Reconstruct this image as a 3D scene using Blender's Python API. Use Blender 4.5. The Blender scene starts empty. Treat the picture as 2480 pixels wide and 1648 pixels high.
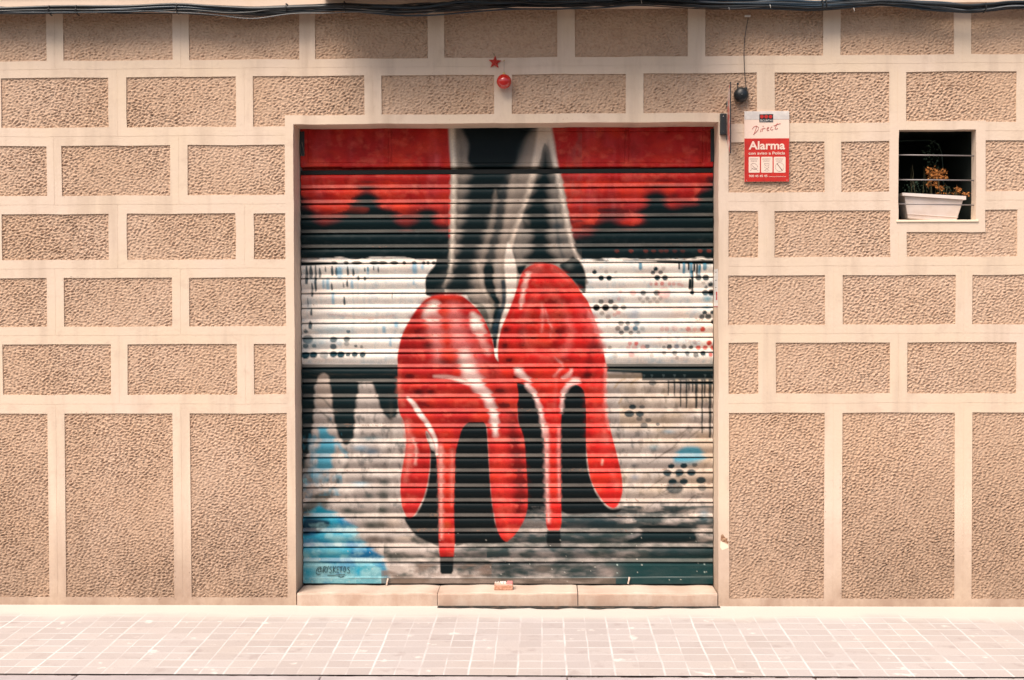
import bpy, math, random
import numpy as np
from mathutils import Matrix, Vector, Euler
random.seed(7); np.random.seed(7)
D2R = math.radians
# ------------------------------------------------------------------ camera
FPX = 3160.0; IW, IH = 2480.0, 1648.0
CAM = Vector((0.0, -6.36, 1.447))
YAW, TILT, ROLL = 1.3, 1.3, 0.17
scene = bpy.context.scene
cd = bpy.data.cameras.new('camera'); cam = bpy.data.objects.new('camera', cd)
scene.collection.objects.link(cam); scene.camera = cam
cd.sensor_width = 36.0; cd.lens = FPX/IW*36.0; cd.clip_end = 500; cd.clip_start = 0.05
RM = (Matrix.Rotation(D2R(YAW), 3, 'Z') @ Matrix.Rotation(D2R(90-TILT), 3, 'X') @ Matrix.Rotation(D2R(-ROLL), 3, 'Z'))
cam.matrix_world = Matrix.Translation(CAM) @ RM.to_4x4()
# ------------------------------------------------------------------ light
SUNV = Vector((-0.30, -0.54, 0.86)).normalized()
SUN_EL = math.asin(SUNV.z); SUN_AZ = math.atan2(SUNV.x, SUNV.y)
w = bpy.data.worlds.new('World'); scene.world = w; w.use_nodes = True
nt = w.node_tree; bg = nt.nodes['Background']
sky = nt.nodes.new('ShaderNodeTexSky'); sky.sky_type = 'NISHITA'; sky.sun_disc = False
sky.sun_elevation = SUN_EL; sky.sun_rotation = SUN_AZ % (2*math.pi)
sky.air_density = 1.0; sky.dust_density = 4.0; sky.ozone_density = 0.6
nt.links.new(sky.outputs[0], bg.inputs[0]); bg.inputs[1].default_value = 0.05
ld = bpy.data.lights.new('sun', 'SUN'); ld.energy = 1.5; ld.angle = D2R(40); ld.color = (1.0, 0.855, 0.72)
lo = bpy.data.objects.new('sun', ld); scene.collection.objects.link(lo)
lo.rotation_euler = SUNV.to_track_quat('Z', 'Y').to_euler(); lo.location = (-4, -8, 9)
vs = scene.view_settings; vs.view_transform = 'Standard'; vs.look = 'None'; vs.gamma = 1; vs.exposure = 1.62
scene.render.resolution_x = 1024; scene.render.resolution_y = 680

# ------------------------------------------------------------------ helpers
RMT = np.array(RM); CAMN = np.array(CAM)
def W(px, py, y=0.0):
    """point of the vertical plane at depth y that lies behind photo pixel px,py"""
    d = RMT @ np.array([(px-IW/2)/FPX, -(py-IH/2)/FPX, -1.0])
    t = (y-CAMN[1])/d[1]; p = CAMN+d*t
    return float(p[0]), float(p[2])
def PROJ(X, Y, Z):
    v = np.stack([X-CAMN[0], Y-CAMN[1], Z-CAMN[2]], -1) @ RMT
    return IW/2+FPX*v[..., 0]/-v[..., 2], IH/2-FPX*v[..., 1]/-v[..., 2]
def lin(c):
    c = np.asarray(c, float)/255.0
    return np.where(c <= .04045, c/12.92, ((c+.055)/1.055)**2.4)
def rgba(c, k=0.85):
    l = lin(c)*k; return (float(l[0]), float(l[1]), float(l[2]), 1)
COL = scene.collection
def link(name, me, parent=None, mat=None, smooth=False):
    o = bpy.data.objects.new(name, me); COL.objects.link(o)
    if parent is not None: o.parent = parent
    if mat is not None: me.materials.append(mat)
    if smooth:
        for p in me.polygons: p.use_smooth = True
    return o
def tag(o, label=None, cat=None, group=None, kind=None):
    if label: o['label'] = label
    if cat: o['category'] = cat
    if group: o['group'] = group
    if kind: o['kind'] = kind
    return o
def empty(name, label, cat, loc=(0, 0, 0), group=None):
    o = bpy.data.objects.new(name, None); COL.objects.link(o); o.location = loc; o.empty_display_size = .05
    return tag(o, label, cat, group)
class MB:
    def __init__(s): s.v = []; s.f = []
    def add(s, vs, fs):
        n = len(s.v); s.v += [tuple(map(float, q)) for q in vs]; s.f += [tuple(i+n for i in f) for f in fs]
    def box(s, x0, x1, y0, y1, z0, z1):
        s.add([(x0,y0,z0),(x1,y0,z0),(x1,y1,z0),(x0,y1,z0),(x0,y0,z1),(x1,y0,z1),(x1,y1,z1),(x0,y1,z1)],
              [(0,3,2,1),(4,5,6,7),(0,1,5,4),(1,2,6,5),(2,3,7,6),(3,0,4,7)])
    def tube(s, pts, r, n=8, cap=True):
        pts = [Vector(p) for p in pts]; m = len(pts); rs = r if hasattr(r, '__len__') else [r]*m
        vs = []; fs = []
        up = Vector((0, 0, 1))
        for i, p in enumerate(pts):
            t = (pts[min(i+1, m-1)]-pts[max(i-1, 0)]).normalized()
            a = t.cross(up)
            if a.length < .2: a = t.cross(Vector((0, 1, 0)))
            a.normalize(); b = a.cross(t)
            for k in range(n):
                th = 2*math.pi*k/n; vs.append(p+(a*math.cos(th)+b*math.sin(th))*rs[i])
        for i in range(m-1):
            for k in range(n):
                fs.append((i*n+k, i*n+(k+1) % n, (i+1)*n+(k+1) % n, (i+1)*n+k))
        if cap: fs.append(tuple(range(n-1, -1, -1))); fs.append(tuple((m-1)*n+k for k in range(n)))
        s.add(vs, fs)
    def lathe(s, c, prof, axis='y', n=28):
        """prof: list of (radius, height along the axis)"""
        vs = []; fs = []
        for r, h in prof:
            for k in range(n):
                th = 2*math.pi*k/n; a, b = r*math.cos(th), r*math.sin(th)
                vs.append((c[0]+a, c[1]+h, c[2]+b) if axis == 'y' else (c[0]+a, c[1]+b, c[2]+h))
        m = len(prof)
        for i in range(m-1):
            for k in range(n):
                fs.append((i*n+k, i*n+(k+1) % n, (i+1)*n+(k+1) % n, (i+1)*n+k))
        fs.append(tuple(range(n))); fs.append(tuple((m-1)*n+k for k in range(n-1, -1, -1)))
        s.add(vs, fs)
    def prism(s, pts, y0, y1):
        """closed outline in x,z extruded from y0 (front) to y1"""
        n = len(pts); vs = [(p[0], y0, p[1]) for p in pts]+[(p[0], y1, p[1]) for p in pts]
        fs = [tuple(range(n)), tuple(range(2*n-1, n-1, -1))]+[(i, n+i, n+(i+1) % n, (i+1) % n) for i in range(n)]
        s.add(vs, fs)
    def build(s, name, mat, parent=None, smooth=False, bevel=0, seg=2):
        me = bpy.data.meshes.new(name); me.from_pydata(s.v, [], s.f); me.update()
        import bmesh
        bm = bmesh.new(); bm.from_mesh(me)
        if bevel:
            bmesh.ops.remove_doubles(bm, verts=bm.verts, dist=1e-6)
            es = [e for e in bm.edges if len(e.link_faces) == 2 and e.calc_face_angle(0) > .5]
            bmesh.ops.bevel(bm, geom=es, offset=bevel, segments=seg, affect='EDGES', profile=.6, clamp_overlap=True)
        bmesh.ops.recalc_face_normals(bm, faces=bm.faces)
        bm.to_mesh(me); bm.free()
        return link(name, me, parent, mat, smooth)
def npmesh(name, co, faces, mat, parent=None, smooth=True, colors=None):
    """fast mesh from numpy arrays (quads)"""
    me = bpy.data.meshes.new(name)
    me.vertices.add(len(co)); me.vertices.foreach_set('co', co.astype(np.float32).ravel())
    nf = len(faces); me.loops.add(nf*4); me.loops.foreach_set('vertex_index', faces.astype(np.int32).ravel())
    me.polygons.add(nf); me.polygons.foreach_set('loop_start', np.arange(0, nf*4, 4, dtype=np.int32))
    try: me.polygons.foreach_set('loop_total', np.full(nf, 4, dtype=np.int32))
    except Exception: pass
    me.polygons.foreach_set('use_smooth', np.full(nf, smooth, dtype=bool))
    me.update(calc_edges=True)
    if colors is not None:
        a = me.color_attributes.new('paint', 'FLOAT_COLOR', 'POINT')
        c4 = np.ones((len(co), 4), np.float32); c4[:, :3] = colors; a.data.foreach_set('color', c4.ravel())
    me.validate()
    return link(name, me, parent, mat)

# ------------------------------------------------------------------ materials
def mat(name, col, rough=.8, metal=0, spec=.5, noise=None, bump=None, coat=0):
    """noise=(scale, other colour, low, high)  bump=(scale, strength, distance)"""
    m = bpy.data.materials.new(name); m.use_nodes = True; t = m.node_tree; b = t.nodes['Principled BSDF']
    b.inputs['Base Color'].default_value = col; b.inputs['Roughness'].default_value = rough
    b.inputs['Metallic'].default_value = metal; b.inputs['Specular IOR Level'].default_value = spec
    b.inputs['Coat Weight'].default_value = coat
    tc = t.nodes.new('ShaderNodeTexCoord')
    src = None
    for nz in (noise or []):
        n = t.nodes.new('ShaderNodeTexNoise'); n.inputs['Scale'].default_value = nz[0]; n.inputs['Detail'].default_value = 6
        n.inputs['Roughness'].default_value = .62
        mp = t.nodes.new('ShaderNodeMapping'); mp.inputs['Scale'].default_value = nz[4] if len(nz) > 4 else (1, 1, 1)
        t.links.new(tc.outputs['Object'], mp.inputs[0]); t.links.new(mp.outputs[0], n.inputs[0])
        r = t.nodes.new('ShaderNodeMapRange'); r.inputs[1].default_value = nz[2]; r.inputs[2].default_value = nz[3]
        t.links.new(n.outputs[0], r.inputs[0])
        mx = t.nodes.new('ShaderNodeMix'); mx.data_type = 'RGBA'; t.links.new(r.outputs[0], mx.inputs[0])
        if src is None: mx.inputs[6].default_value = col
        else: t.links.new(src, mx.inputs[6])
        mx.inputs[7].default_value = nz[1]; src = mx.outputs[2]
    if src is not None: t.links.new(src, b.inputs['Base Color'])
    prev = None
    for bp in (bump or []):
        n = t.nodes.new('ShaderNodeTexNoise'); n.inputs['Scale'].default_value = bp[0]; n.inputs['Detail'].default_value = 5
        t.links.new(tc.outputs['Object'], n.inputs[0])
        u = t.nodes.new('ShaderNodeBump'); u.inputs['Strength'].default_value = bp[1]; u.inputs['Distance'].default_value = bp[2]
        t.links.new(n.outputs[0], u.inputs['Height'])
        if prev: t.links.new(prev, u.inputs['Normal'])
        prev = u.outputs[0]
    if prev: t.links.new(prev, b.inputs['Normal'])
    m['src'] = 1
    return m
C_BAND = (.67, .535, .405, 1); C_ROUGH = (.52, .355, .245, 1)
M_band = mat('smooth_render', C_BAND, .85, noise=[(1.3, (.68, .545, .44, 1), .4, .6), (9, (.54, .41, .315, 1), .55, .8), (60, (.53, .41, .32, 1), .62, .78), (21, (.34, .22, .15, 1), .735, .76), (1.5, (.54, .42, .325, 1), .5, .72, (5, 1, .5))], bump=[(70, .35, .003), (7, .3, .01)])
M_rough = mat('roughcast', C_ROUGH, .92, noise=[(1.7, (.55, .39, .285, 1), .4, .6), (.8, (.48, .33, .23, 1), .5, .62), (45, (.42, .27, .185, 1), .5, .75), (180, (.62, .45, .35, 1), .68, .8)], bump=[(230, .5, .003)])
def grime_shade(m, z0, z1, col, amt):
    t = m.node_tree; b = t.nodes['Principled BSDF']; src = b.inputs['Base Color'].links[0].from_socket
    tc = t.nodes.new('ShaderNodeTexCoord'); sp = t.nodes.new('ShaderNodeSeparateXYZ'); n = t.nodes.new('ShaderNodeTexNoise')
    mp = t.nodes.new('ShaderNodeMapping'); mp.inputs['Scale'].default_value = (1.6, 1.6, 1.0); t.links.new(tc.outputs['Object'], mp.inputs[0])
    n.inputs['Scale'].default_value = 3.2; n.inputs['Detail'].default_value = 8; n.inputs['Roughness'].default_value = .7
    t.links.new(mp.outputs[0], n.inputs[0]); t.links.new(tc.outputs['Object'], sp.inputs[0])
    a = t.nodes.new('ShaderNodeMapRange'); a.inputs[1].default_value = z1; a.inputs[2].default_value = z0; t.links.new(sp.outputs[2], a.inputs[0])
    q = t.nodes.new('ShaderNodeMapRange'); q.inputs[1].default_value = .3; q.inputs[2].default_value = .6; q.inputs[3].default_value = .45; t.links.new(n.outputs[0], q.inputs[0])
    k = t.nodes.new('ShaderNodeMath'); k.operation = 'MULTIPLY'; t.links.new(a.outputs[0], k.inputs[0]); t.links.new(q.outputs[0], k.inputs[1])
    k2 = t.nodes.new('ShaderNodeMath'); k2.operation = 'MULTIPLY'; k2.inputs[1].default_value = amt; t.links.new(k.outputs[0], k2.inputs[0])
    mx = t.nodes.new('ShaderNodeMix'); mx.data_type = 'RGBA'; t.links.new(k2.outputs[0], mx.inputs[0]); t.links.new(src, mx.inputs[6]); mx.inputs[7].default_value = col
    t.links.new(mx.outputs[2], b.inputs['Base Color'])
grime_shade(M_band, .0, .5, (.33, .225, .165, 1), 1.0); grime_shade(M_rough, -.1, .8, (.25, .17, .12, 1), .8)
M_stone = mat('step_stone', (.66, .58, .48, 1), .8, noise=[(3, (.70, .62, .53, 1), .4, .6), (220, (.36, .25, .17, 1), .66, .72), (90, (.50, .37, .27, 1), .6, .75)], bump=[(120, .4, .002), (6, .4, .01)])
grime_shade(M_stone, .060, .0725, (.42, .29, .22, 1), 1.0)  # step front darkened in colour: dirt, plus less light than the top
M_corn = mat('cornice_render', (.70, .56, .45, 1), .85, noise=[(2, (.66, .50, .38, 1), .4, .7)], bump=[(50, .3, .003)])
M_dark = mat('dark_void', (.006, .008, .008, 1), .9)
M_black = mat('black_plastic', (.012, .016, .019, 1), .38)
M_cable = mat('black_cable', (.010, .014, .018, 1), .34, noise=[(8, (.03, .045, .055, 1), .5, .8)])
M_white = mat('white_plastic', (.75, .73, .70, 1), .45)
M_red = mat('sign_red', rgba((214, 40, 24), .8), .45, noise=[(30, rgba((196, 34, 26), .75), .4, .7)])
M_orn = mat('ornament_red', (.50, .008, .005, 1), .13, spec=.8, coat=.6)
M_star = mat('star_red', (.42, .02, .012, 1), .5, noise=[(300, (.62, .10, .07, 1), .5, .7)])
M_gold = mat('hook_metal', (.55, .40, .16, 1), .3, metal=1)
M_steel = mat('painted_steel', (.10, .11, .11, 1), .4, metal=.3)
M_bar = mat('window_bar', (.22, .20, .20, 1), .4, metal=.2)

# ------------------------------------------------------------------ facade
FAC = empty('building_facade', 'cream and tan rendered ground floor wall with roughcast blocks and smooth joint bands', 'building')
ROWS = [(22, 140), (181, 303), (347.5, 469.5), (514, 626), (670, 789), (832, 955), (1001, 1449)]
PX = [
 [(-760, -500), (-455, -190), (-150, 112), (153, 417), (457, 725), (763, 1036), (1076, 1349), (1392, 1666), (1708, 1994), (2036, 2310), (2352, 2622), (2664, 2930), (2972, 3240)],
 [(-905, -648), (-600, -345), (-305, -42), (3, 262), (306, 571), (612, 883), (924, 1197), (1240, 1515), (1558, 1833), (1876, 2154), (2195, 2461), (2504, 2770), (2812, 3075)],
 [(-760, -500), (-455, -190), (-150, 113), (149, 412), (454, 693), (1761, 1997), (2038, 2154), (2387, 2622), (2664, 2930), (2972, 3240)],
 [(-905, -648), (-600, -345), (-305, -42), (4, 263), (307, 571), (615, 693), (1764, 1836), (1876, 2156), (2196, 2464), (2504, 2770), (2812, 3075)],
 [(-760, -500), (-455, -190), (-150, 113), (154, 417), (458, 693), (1764, 1998), (2041, 2314), (2354, 2622), (2664, 2930), (2972, 3240)],
 [(-905, -648), (-600, -345), (-305, -42), (6, 269), (309, 574), (615, 696), (1763, 1836), (1879, 2155), (2197, 2462), (2506, 2770), (2812, 3075)],
 [(-760, -500), (-455, -190), (-150, 117), (158, 420), (462, 696), (1766, 1996), (2039, 2312), (2354, 2622), (2664, 2930), (2972, 3240)],
]
zc = lambda py, y=0.0: W(1240, py, y)[1]
panels = []; grooves = []
gz = [zc(v) for v in (161, 325, 491.5, 648, 810.5, 978)]
for r, (ya, yb) in enumerate(ROWS):
    ym = (ya+yb)/2; za, zb = zc(ya), zc(yb)
    xs = [(W(a, ym)[0], W(b, ym)[0]) for a, b in PX[r]]
    for a, b in xs: panels.append((a, b, zb, za))
    top = zc(10) if r == 0 else gz[r-1]; bot = gz[r] if r < 6 else zc(1448)
    for (a, b), (c, d) in zip(xs[:-1], xs[1:]):
        if c-b < .15: grooves.append(((b+c)/2-.001, (b+c)/2+.001, bot, top))
XL, XR = -6.0, 6.0; ZB, ZT = -0.02, zc(10, -.0)
for g in gz: grooves.append((XL, XR, g-.001, g+.001))
door = (W(713.5, 850)[0], W(1740, 850)[0], -0.02, zc(298.5))
win = (W(2176, 430)[0], W(2364, 430)[0], zc(537.5), zc(321))
surr = [(W(693, 850)[0], W(1764, 850)[0], -.02, zc(276.5)), (W(2156, 430)[0], W(2387, 430)[0], zc(567), zc(300))]
REV = .18
def cells():
    xs = {XL, XR}; zs = {ZB, ZT}
    for q in panels+grooves+[door, win]+surr:
        xs.update(q[:2]); zs.update(q[2:])
    fx = lambda s: np.array([v for i, v in enumerate(sorted(s)) if True])
    X = fx({round(v, 4) for v in xs if XL <= v <= XR}); Z = fx({round(v, 4) for v in zs if ZB <= v <= ZT+.001})
    cx = (X[:-1]+X[1:])/2; cz = (Z[:-1]+Z[1:])/2; GX, GZ = np.meshgrid(cx, cz)
    dep = np.zeros(GX.shape)
    ins = lambda q: (GX > q[0]) & (GX < q[1]) & (GZ > q[2]) & (GZ < q[3])
    for q in grooves: dep[ins(q)] = .0009
    for q in panels: dep[ins(q)] = .03
    for q in surr: dep[ins(q)] = 0
    dep[ins(door)] = .28; dep[ins(win)] = .07
    return X, Z, dep
X, Z, dep = cells()
mb = MB(); nz_, nx_ = dep.shape
jit = lambda i, j: (0.0009*math.sin(i*12.9+j*4.1), 0.0009*math.sin(i*3.7+j*9.3))
for j in range(nz_):
    for i in range(nx_):
        d = dep[j, i]; x0, x1, z0, z1 = X[i], X[i+1], Z[j], Z[j+1]
        if d < .02: mb.add([(x0, d, z0), (x1, d, z0), (x1, d, z1), (x0, d, z1)], [(0, 1, 2, 3)])
        if i+1 < nx_:
            e = dep[j, i+1]
            if abs(e-d) > 1e-6:
                mb.add([(x1, d, z0), (x1, e, z0), (x1, e, z1), (x1, d, z1)], [(0, 1, 2, 3)])
        if j+1 < nz_:
            e = dep[j+1, i]
            if abs(e-d) > 1e-6:
                mb.add([(x0, d, z1), (x1, d, z1), (x1, e, z1), (x0, e, z1)], [(0, 1, 2, 3)])
me = bpy.data.meshes.new('smooth_bands'); me.from_pydata(mb.v, [], mb.f); me.update()
import bmesh
bm = bmesh.new(); bm.from_mesh(me); bmesh.ops.remove_doubles(bm, verts=bm.verts, dist=1e-5)
for v in bm.verts:
    x_, z_ = v.co.x, v.co.z
    v.co.x += .0011*math.sin(z_*31+x_*7)+.0006*math.sin(z_*83+x_*3); v.co.z += .0012*math.sin(x_*13+z_*5)+.0007*math.sin(x_*47+z_*11)
bm.to_mesh(me); bm.free()
link('smooth_bands', me, FAC, M_band)

# roughcast relief: band-passed noise, ridges leaning up to the right
STEP = .0035
def relief(nx, nz):
    rng = np.random.RandomState(3)
    f = np.fft.rfft2(rng.randn(nz, nx))
    kz = np.fft.fftfreq(nz, STEP)[:, None]; kx = np.fft.rfftfreq(nx, STEP)[None, :]
    ca, sa = math.cos(D2R(14)), math.sin(D2R(14))
    u = kx*ca+kz*sa; v = -kx*sa+kz*ca
    k = np.sqrt((u*.024)**2+(v*.0135)**2)
    h = np.fft.irfft2(f*np.exp(-((k-1)/.5)**2), s=(nz, nx)); h /= h.std()
    k2 = np.sqrt((u*.0145)**2+(v*.0098)**2)
    h2 = np.fft.irfft2(np.fft.rfft2(rng.randn(nz, nx))*np.exp(-((k2-1)/.4)**2), s=(nz, nx)); h2 /= h2.std()
    g = h*.75+h2*.5
    k3 = np.sqrt(u**2+v**2)*.5
    a = np.fft.irfft2(np.fft.rfft2(rng.randn(nz, nx))*np.exp(-(k3)**2), s=(nz, nx)); a /= a.std()
    g = np.clip(g, -2.6, 1.9); return (g-.16*g*g*np.sign(-g)-.0)*np.clip(1+.14*a, .6, 1.4)*.76
RX0 = min(p[0] for p in panels)-.02; nx = int((max(p[1] for p in panels)+.02-RX0)/STEP); nz = int((zc(0)-.03)/STEP)
xs = RX0+np.arange(nx)*STEP; zs = .02+np.arange(nz)*STEP
H = relief(nx, nz)
GX, GZ = np.meshgrid(xs, zs)
amp = .0027+.0013*np.clip((1.2-GZ)/1.2, 0, 1)
Y = .0060-H*amp
need = np.zeros((nz, nx), bool)
for (a, b, c, d) in panels: need |= (GX > a-.012) & (GX < b+.012) & (GZ > c-.012) & (GZ < d+.012)
for (a, b, c, d) in (door, win): need &= ~((GX > a-.008) & (GX < b+.008) & (GZ > c-.008) & (GZ < d+.008))
idx = np.arange(nx*nz).reshape(nz, nx)
q = need[:-1, :-1] & need[1:, :-1] & need[:-1, 1:] & need[1:, 1:]
F = np.stack([idx[:-1, :-1][q], idx[:-1, 1:][q], idx[1:, 1:][q], idx[1:, :-1][q]], -1)
used = np.unique(F); rm = np.zeros(nx*nz, np.int64); rm[used] = np.arange(len(used)); F = rm[F]
co = np.stack([GX, Y, GZ], -1).reshape(-1, 3)[used]
npmesh('roughcast_panels', co, F, M_rough, FAC)

# base course, cornice, upper wall, balcony
zc_b = zc(1449)
b = MB(); zt = W(1240, 15, -.07)[1]
for x0, x1 in ((XL, XR),):
    b.box(x0, x1, -.07, .3, zt, zt+.42)
b.box(XL, XR, .0, .3, ZT-.02, zt-.001)
b.box(XL, XR, -.078, -.0702, zt+.06, zt+.42)
b.build('cornice', M_corn, FAC)
bx0, bx1 = W(790, 60)[0], W(1690, 60)[0]
b = MB(); b.box(bx0, bx1, -.42, -.0785, zt+.04, zt+.23); b.build('balcony_slab', M_corn, FAC, bevel=.008)
b = MB()
for k in range(int((bx1-bx0-.06)/.11)+1):
    xx = bx0+.03+k*.11; b.tube([(xx, -.38, zt+.23), (xx, -.38, zt+1.2)], .008, 6)
b.box(bx0, bx1, -.40, -.36, zt+1.2, zt+1.24)
b.build('balcony_railing', M_steel, FAC)
b = MB(); b.box(XL, XR, .0, .3, zt+.42, zt+3.2); b.build('upper_wall', M_corn, FAC)
# backing behind everything
b = MB()
b.box(XL, door[0]-.002, .032, .5, -.02, ZT-.02); b.box(door[1]+.002, win[0]-.002, .032, .069, -.02, ZT-.02)
b.box(win[1]+.002, XR, .032, .069, -.02, ZT-.02)
b.box(door[0]-.002, door[1]+.002, .032, .5, door[3]+.002, ZT-.02)
b.box(win[0]-.002, win[1]+.002, .032, .069, win[3]+.002, ZT-.02); b.box(win[0]-.002, win[1]+.002, .032, .069, -.02, win[2]-.002)
b.build('wall_core', M_band, FAC)
# chip in the smooth band right of the shutter
M_chip = mat('bare_plaster', (.22, .11, .06, 1), .95, noise=[(60, (.42, .26, .16, 1), .45, .6)], bump=[(90, .8, .01)])
c = [(1746, 1297), (1750, 1294), (1757, 1303), (1762, 1305), (1760, 1311), (1765, 1312), (1763, 1318), (1756, 1314), (1749, 1312), (1745, 1308)]
b = MB(); b.prism([W(*p) for p in c], -.0012, .004); b.build('plaster_chip', M_chip, FAC)
M_fill = mat('pale_filler', (.78, .66, .52, 1), .9)
c = [(1745, 1311), (1752, 1314), (1763, 1320), (1764, 1327), (1757, 1330), (1749, 1333), (1744, 1326)]
b = MB(); b.prism([W(*p) for p in c], -.0009, .004); b.build('plaster_patch', M_fill, FAC)

# ------------------------------------------------------------------ shutter with its mural
def zone(n, pts):
    ox, oy = {'1': (700, 270), '2': (1200, 270), '3': (700, 620), '4': (1200, 620), '5': (700, 1020), '6': (1200, 1020), '0': (0, 0)}[n[0]]
    k = 1.0 if n[0] == '0' else 3.92
    return [(ox+p[0]/k, oy+p[1]/k) for p in pts]
Z_ = zone
def catmull(P, closed=True, n=5):
    P = np.array(P, float); m = len(P); out = []
    rng = range(m) if closed else range(m-1)
    for i in rng:
        if closed: p0, p1, p2, p3 = P[i-1], P[i], P[(i+1) % m], P[(i+2) % m]
        else: p0, p1, p2, p3 = P[max(i-1, 0)], P[i], P[i+1], P[min(i+2, m-1)]
        for k in range(n):
            t = k/n
            out.append(.5*((2*p1)+(-p0+p2)*t+(2*p0-5*p1+4*p2-p3)*t*t+(-p0+3*p1-3*p2+p3)*t**3))
    if not closed: out.append(P[-1])
    return np.array(out)
class Canvas:
    def __init__(s, U, V, ph=None):
        s.ph = np.zeros(U.size) if ph is None else ph.ravel()
        s.shape = U.shape; s.U = U.ravel(); s.V = V.ravel(); s.C = np.zeros((s.U.size, 3))
    def noise(s, sx, sy, seed, lo=0, hi=1):
        """smooth noise on the mural plane, wavelengths sx, sy in mural units"""
        r = np.random.RandomState(seed); n = 0; tot = 0
        for o, (k, am, an) in enumerate(((1., 1., .13), (.47, .55, -.22), (.21, .3, .35))):
            ca, sa = math.cos(an), math.sin(an); uu = ((s.U-700)*ca+(s.V-290)*sa*(sx/sy))/(sx*k)+37; vv = (-(s.U-700)*sa*(sy/sx)+(s.V-290)*ca)/(sy*k)+37
            g = r.rand(512, 512)
            i = np.floor(uu).astype(int); j = np.floor(vv).astype(int); a = uu-i; b = vv-j
            a = a*a*(3-2*a); b = b*b*(3-2*b); G = lambda jj, ii: g[jj % 512, ii % 512]
            n = n+am*((G(j, i)*(1-a)+G(j, i+1)*a)*(1-b)+(G(j+1, i)*(1-a)+G(j+1, i+1)*a)*b-.5); tot += am*am
        n = .5+n/math.sqrt(tot)*1.05
        return np.clip((n-lo)/(hi-lo), 0, 1)
    def mix(s, m, col, a, idx=None):
        c = lin(col)
        if idx is None: s.C += (c-s.C)*(a*m)[:, None]
        else: s.C[idx] += (c-s.C[idx])*(a*m)[:, None]
    def poly(s, pts, col, soft=2.0, a=1.0, smooth=True):
        P = catmull(pts) if smooth else np.array(pts, float)
        x0, y0 = P.min(0)-soft-1; x1, y1 = P.max(0)+soft+1
        ix = np.nonzero((s.U > x0) & (s.U < x1) & (s.V > y0) & (s.V < y1))[0]
        if not len(ix): return
        u, v = s.U[ix], s.V[ix]; d = np.full(len(ix), 1e9); ins = np.zeros(len(ix), bool)
        for k in range(len(P)):
            ax, ay = P[k-1]; bx, by = P[k]; ex, ey = bx-ax, by-ay; L = ex*ex+ey*ey+1e-12
            t = np.clip(((u-ax)*ex+(v-ay)*ey)/L, 0, 1); d = np.minimum(d, (u-ax-t*ex)**2+(v-ay-t*ey)**2)
            if ay != by:
                c = ((ay > v) != (by > v)) & (u < ex*(v-ay)/(by-ay)+ax); ins ^= c
        d = np.sqrt(d); d = np.where(ins, d, -d)
        if soft >= 4: d = d+soft*.45*s.ph[ix]
        m = np.clip(.5+d/(2*soft), 0, 1); m = m*m*(3-2*m); s.mix(m, col, a, ix)
    def stroke(s, pts, wd, col, soft=2.0, a=1.0, smooth=True):
        w_ = wd if hasattr(wd, '__len__') else [wd]*len(pts)
        if len(w_) != len(pts): w_ = np.interp(np.linspace(0, 1, len(pts)), np.linspace(0, 1, len(w_)), w_)
        Q = np.column_stack([np.array(pts, float), np.array(w_, float)])
        Q = catmull(Q, False) if smooth and len(Q) > 2 else Q
        mw = Q[:, 2].max()+soft+1; x0, y0 = Q[:, :2].min(0)-mw; x1, y1 = Q[:, :2].max(0)+mw
        ix = np.nonzero((s.U > x0) & (s.U < x1) & (s.V > y0) & (s.V < y1))[0]
        if not len(ix): return
        u, v = s.U[ix], s.V[ix]; best = np.full(len(ix), -1e9)
        for k in range(1, len(Q)):
            ax, ay, aw = Q[k-1]; bx, by, bw = Q[k]; ex, ey = bx-ax, by-ay; L = ex*ex+ey*ey+1e-12
            t = np.clip(((u-ax)*ex+(v-ay)*ey)/L, 0, 1)
            best = np.maximum(best, (aw+(bw-aw)*t)/2-np.sqrt((u-ax-t*ex)**2+(v-ay-t*ey)**2))
        if soft >= 4: best = best+soft*.5*s.ph[ix]
        m = np.clip(.5+best/(2*soft), 0, 1); m = m*m*(3-2*m); s.mix(m, col, a, ix)
    def blob(s, x, y, rx, ry, col, a=1.0, hard=0):
        ix = np.nonzero((abs(s.U-x) < rx*2.2) & (abs(s.V-y) < ry*2.2))[0]
        if not len(ix): return
        r2 = ((s.U[ix]-x)/rx)**2+((s.V[ix]-y)/ry)**2
        m = np.clip((1.15-np.sqrt(r2))/.3, 0, 1) if hard else np.exp(-r2*1.3)
        s.mix(m, col, a, ix)

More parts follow.
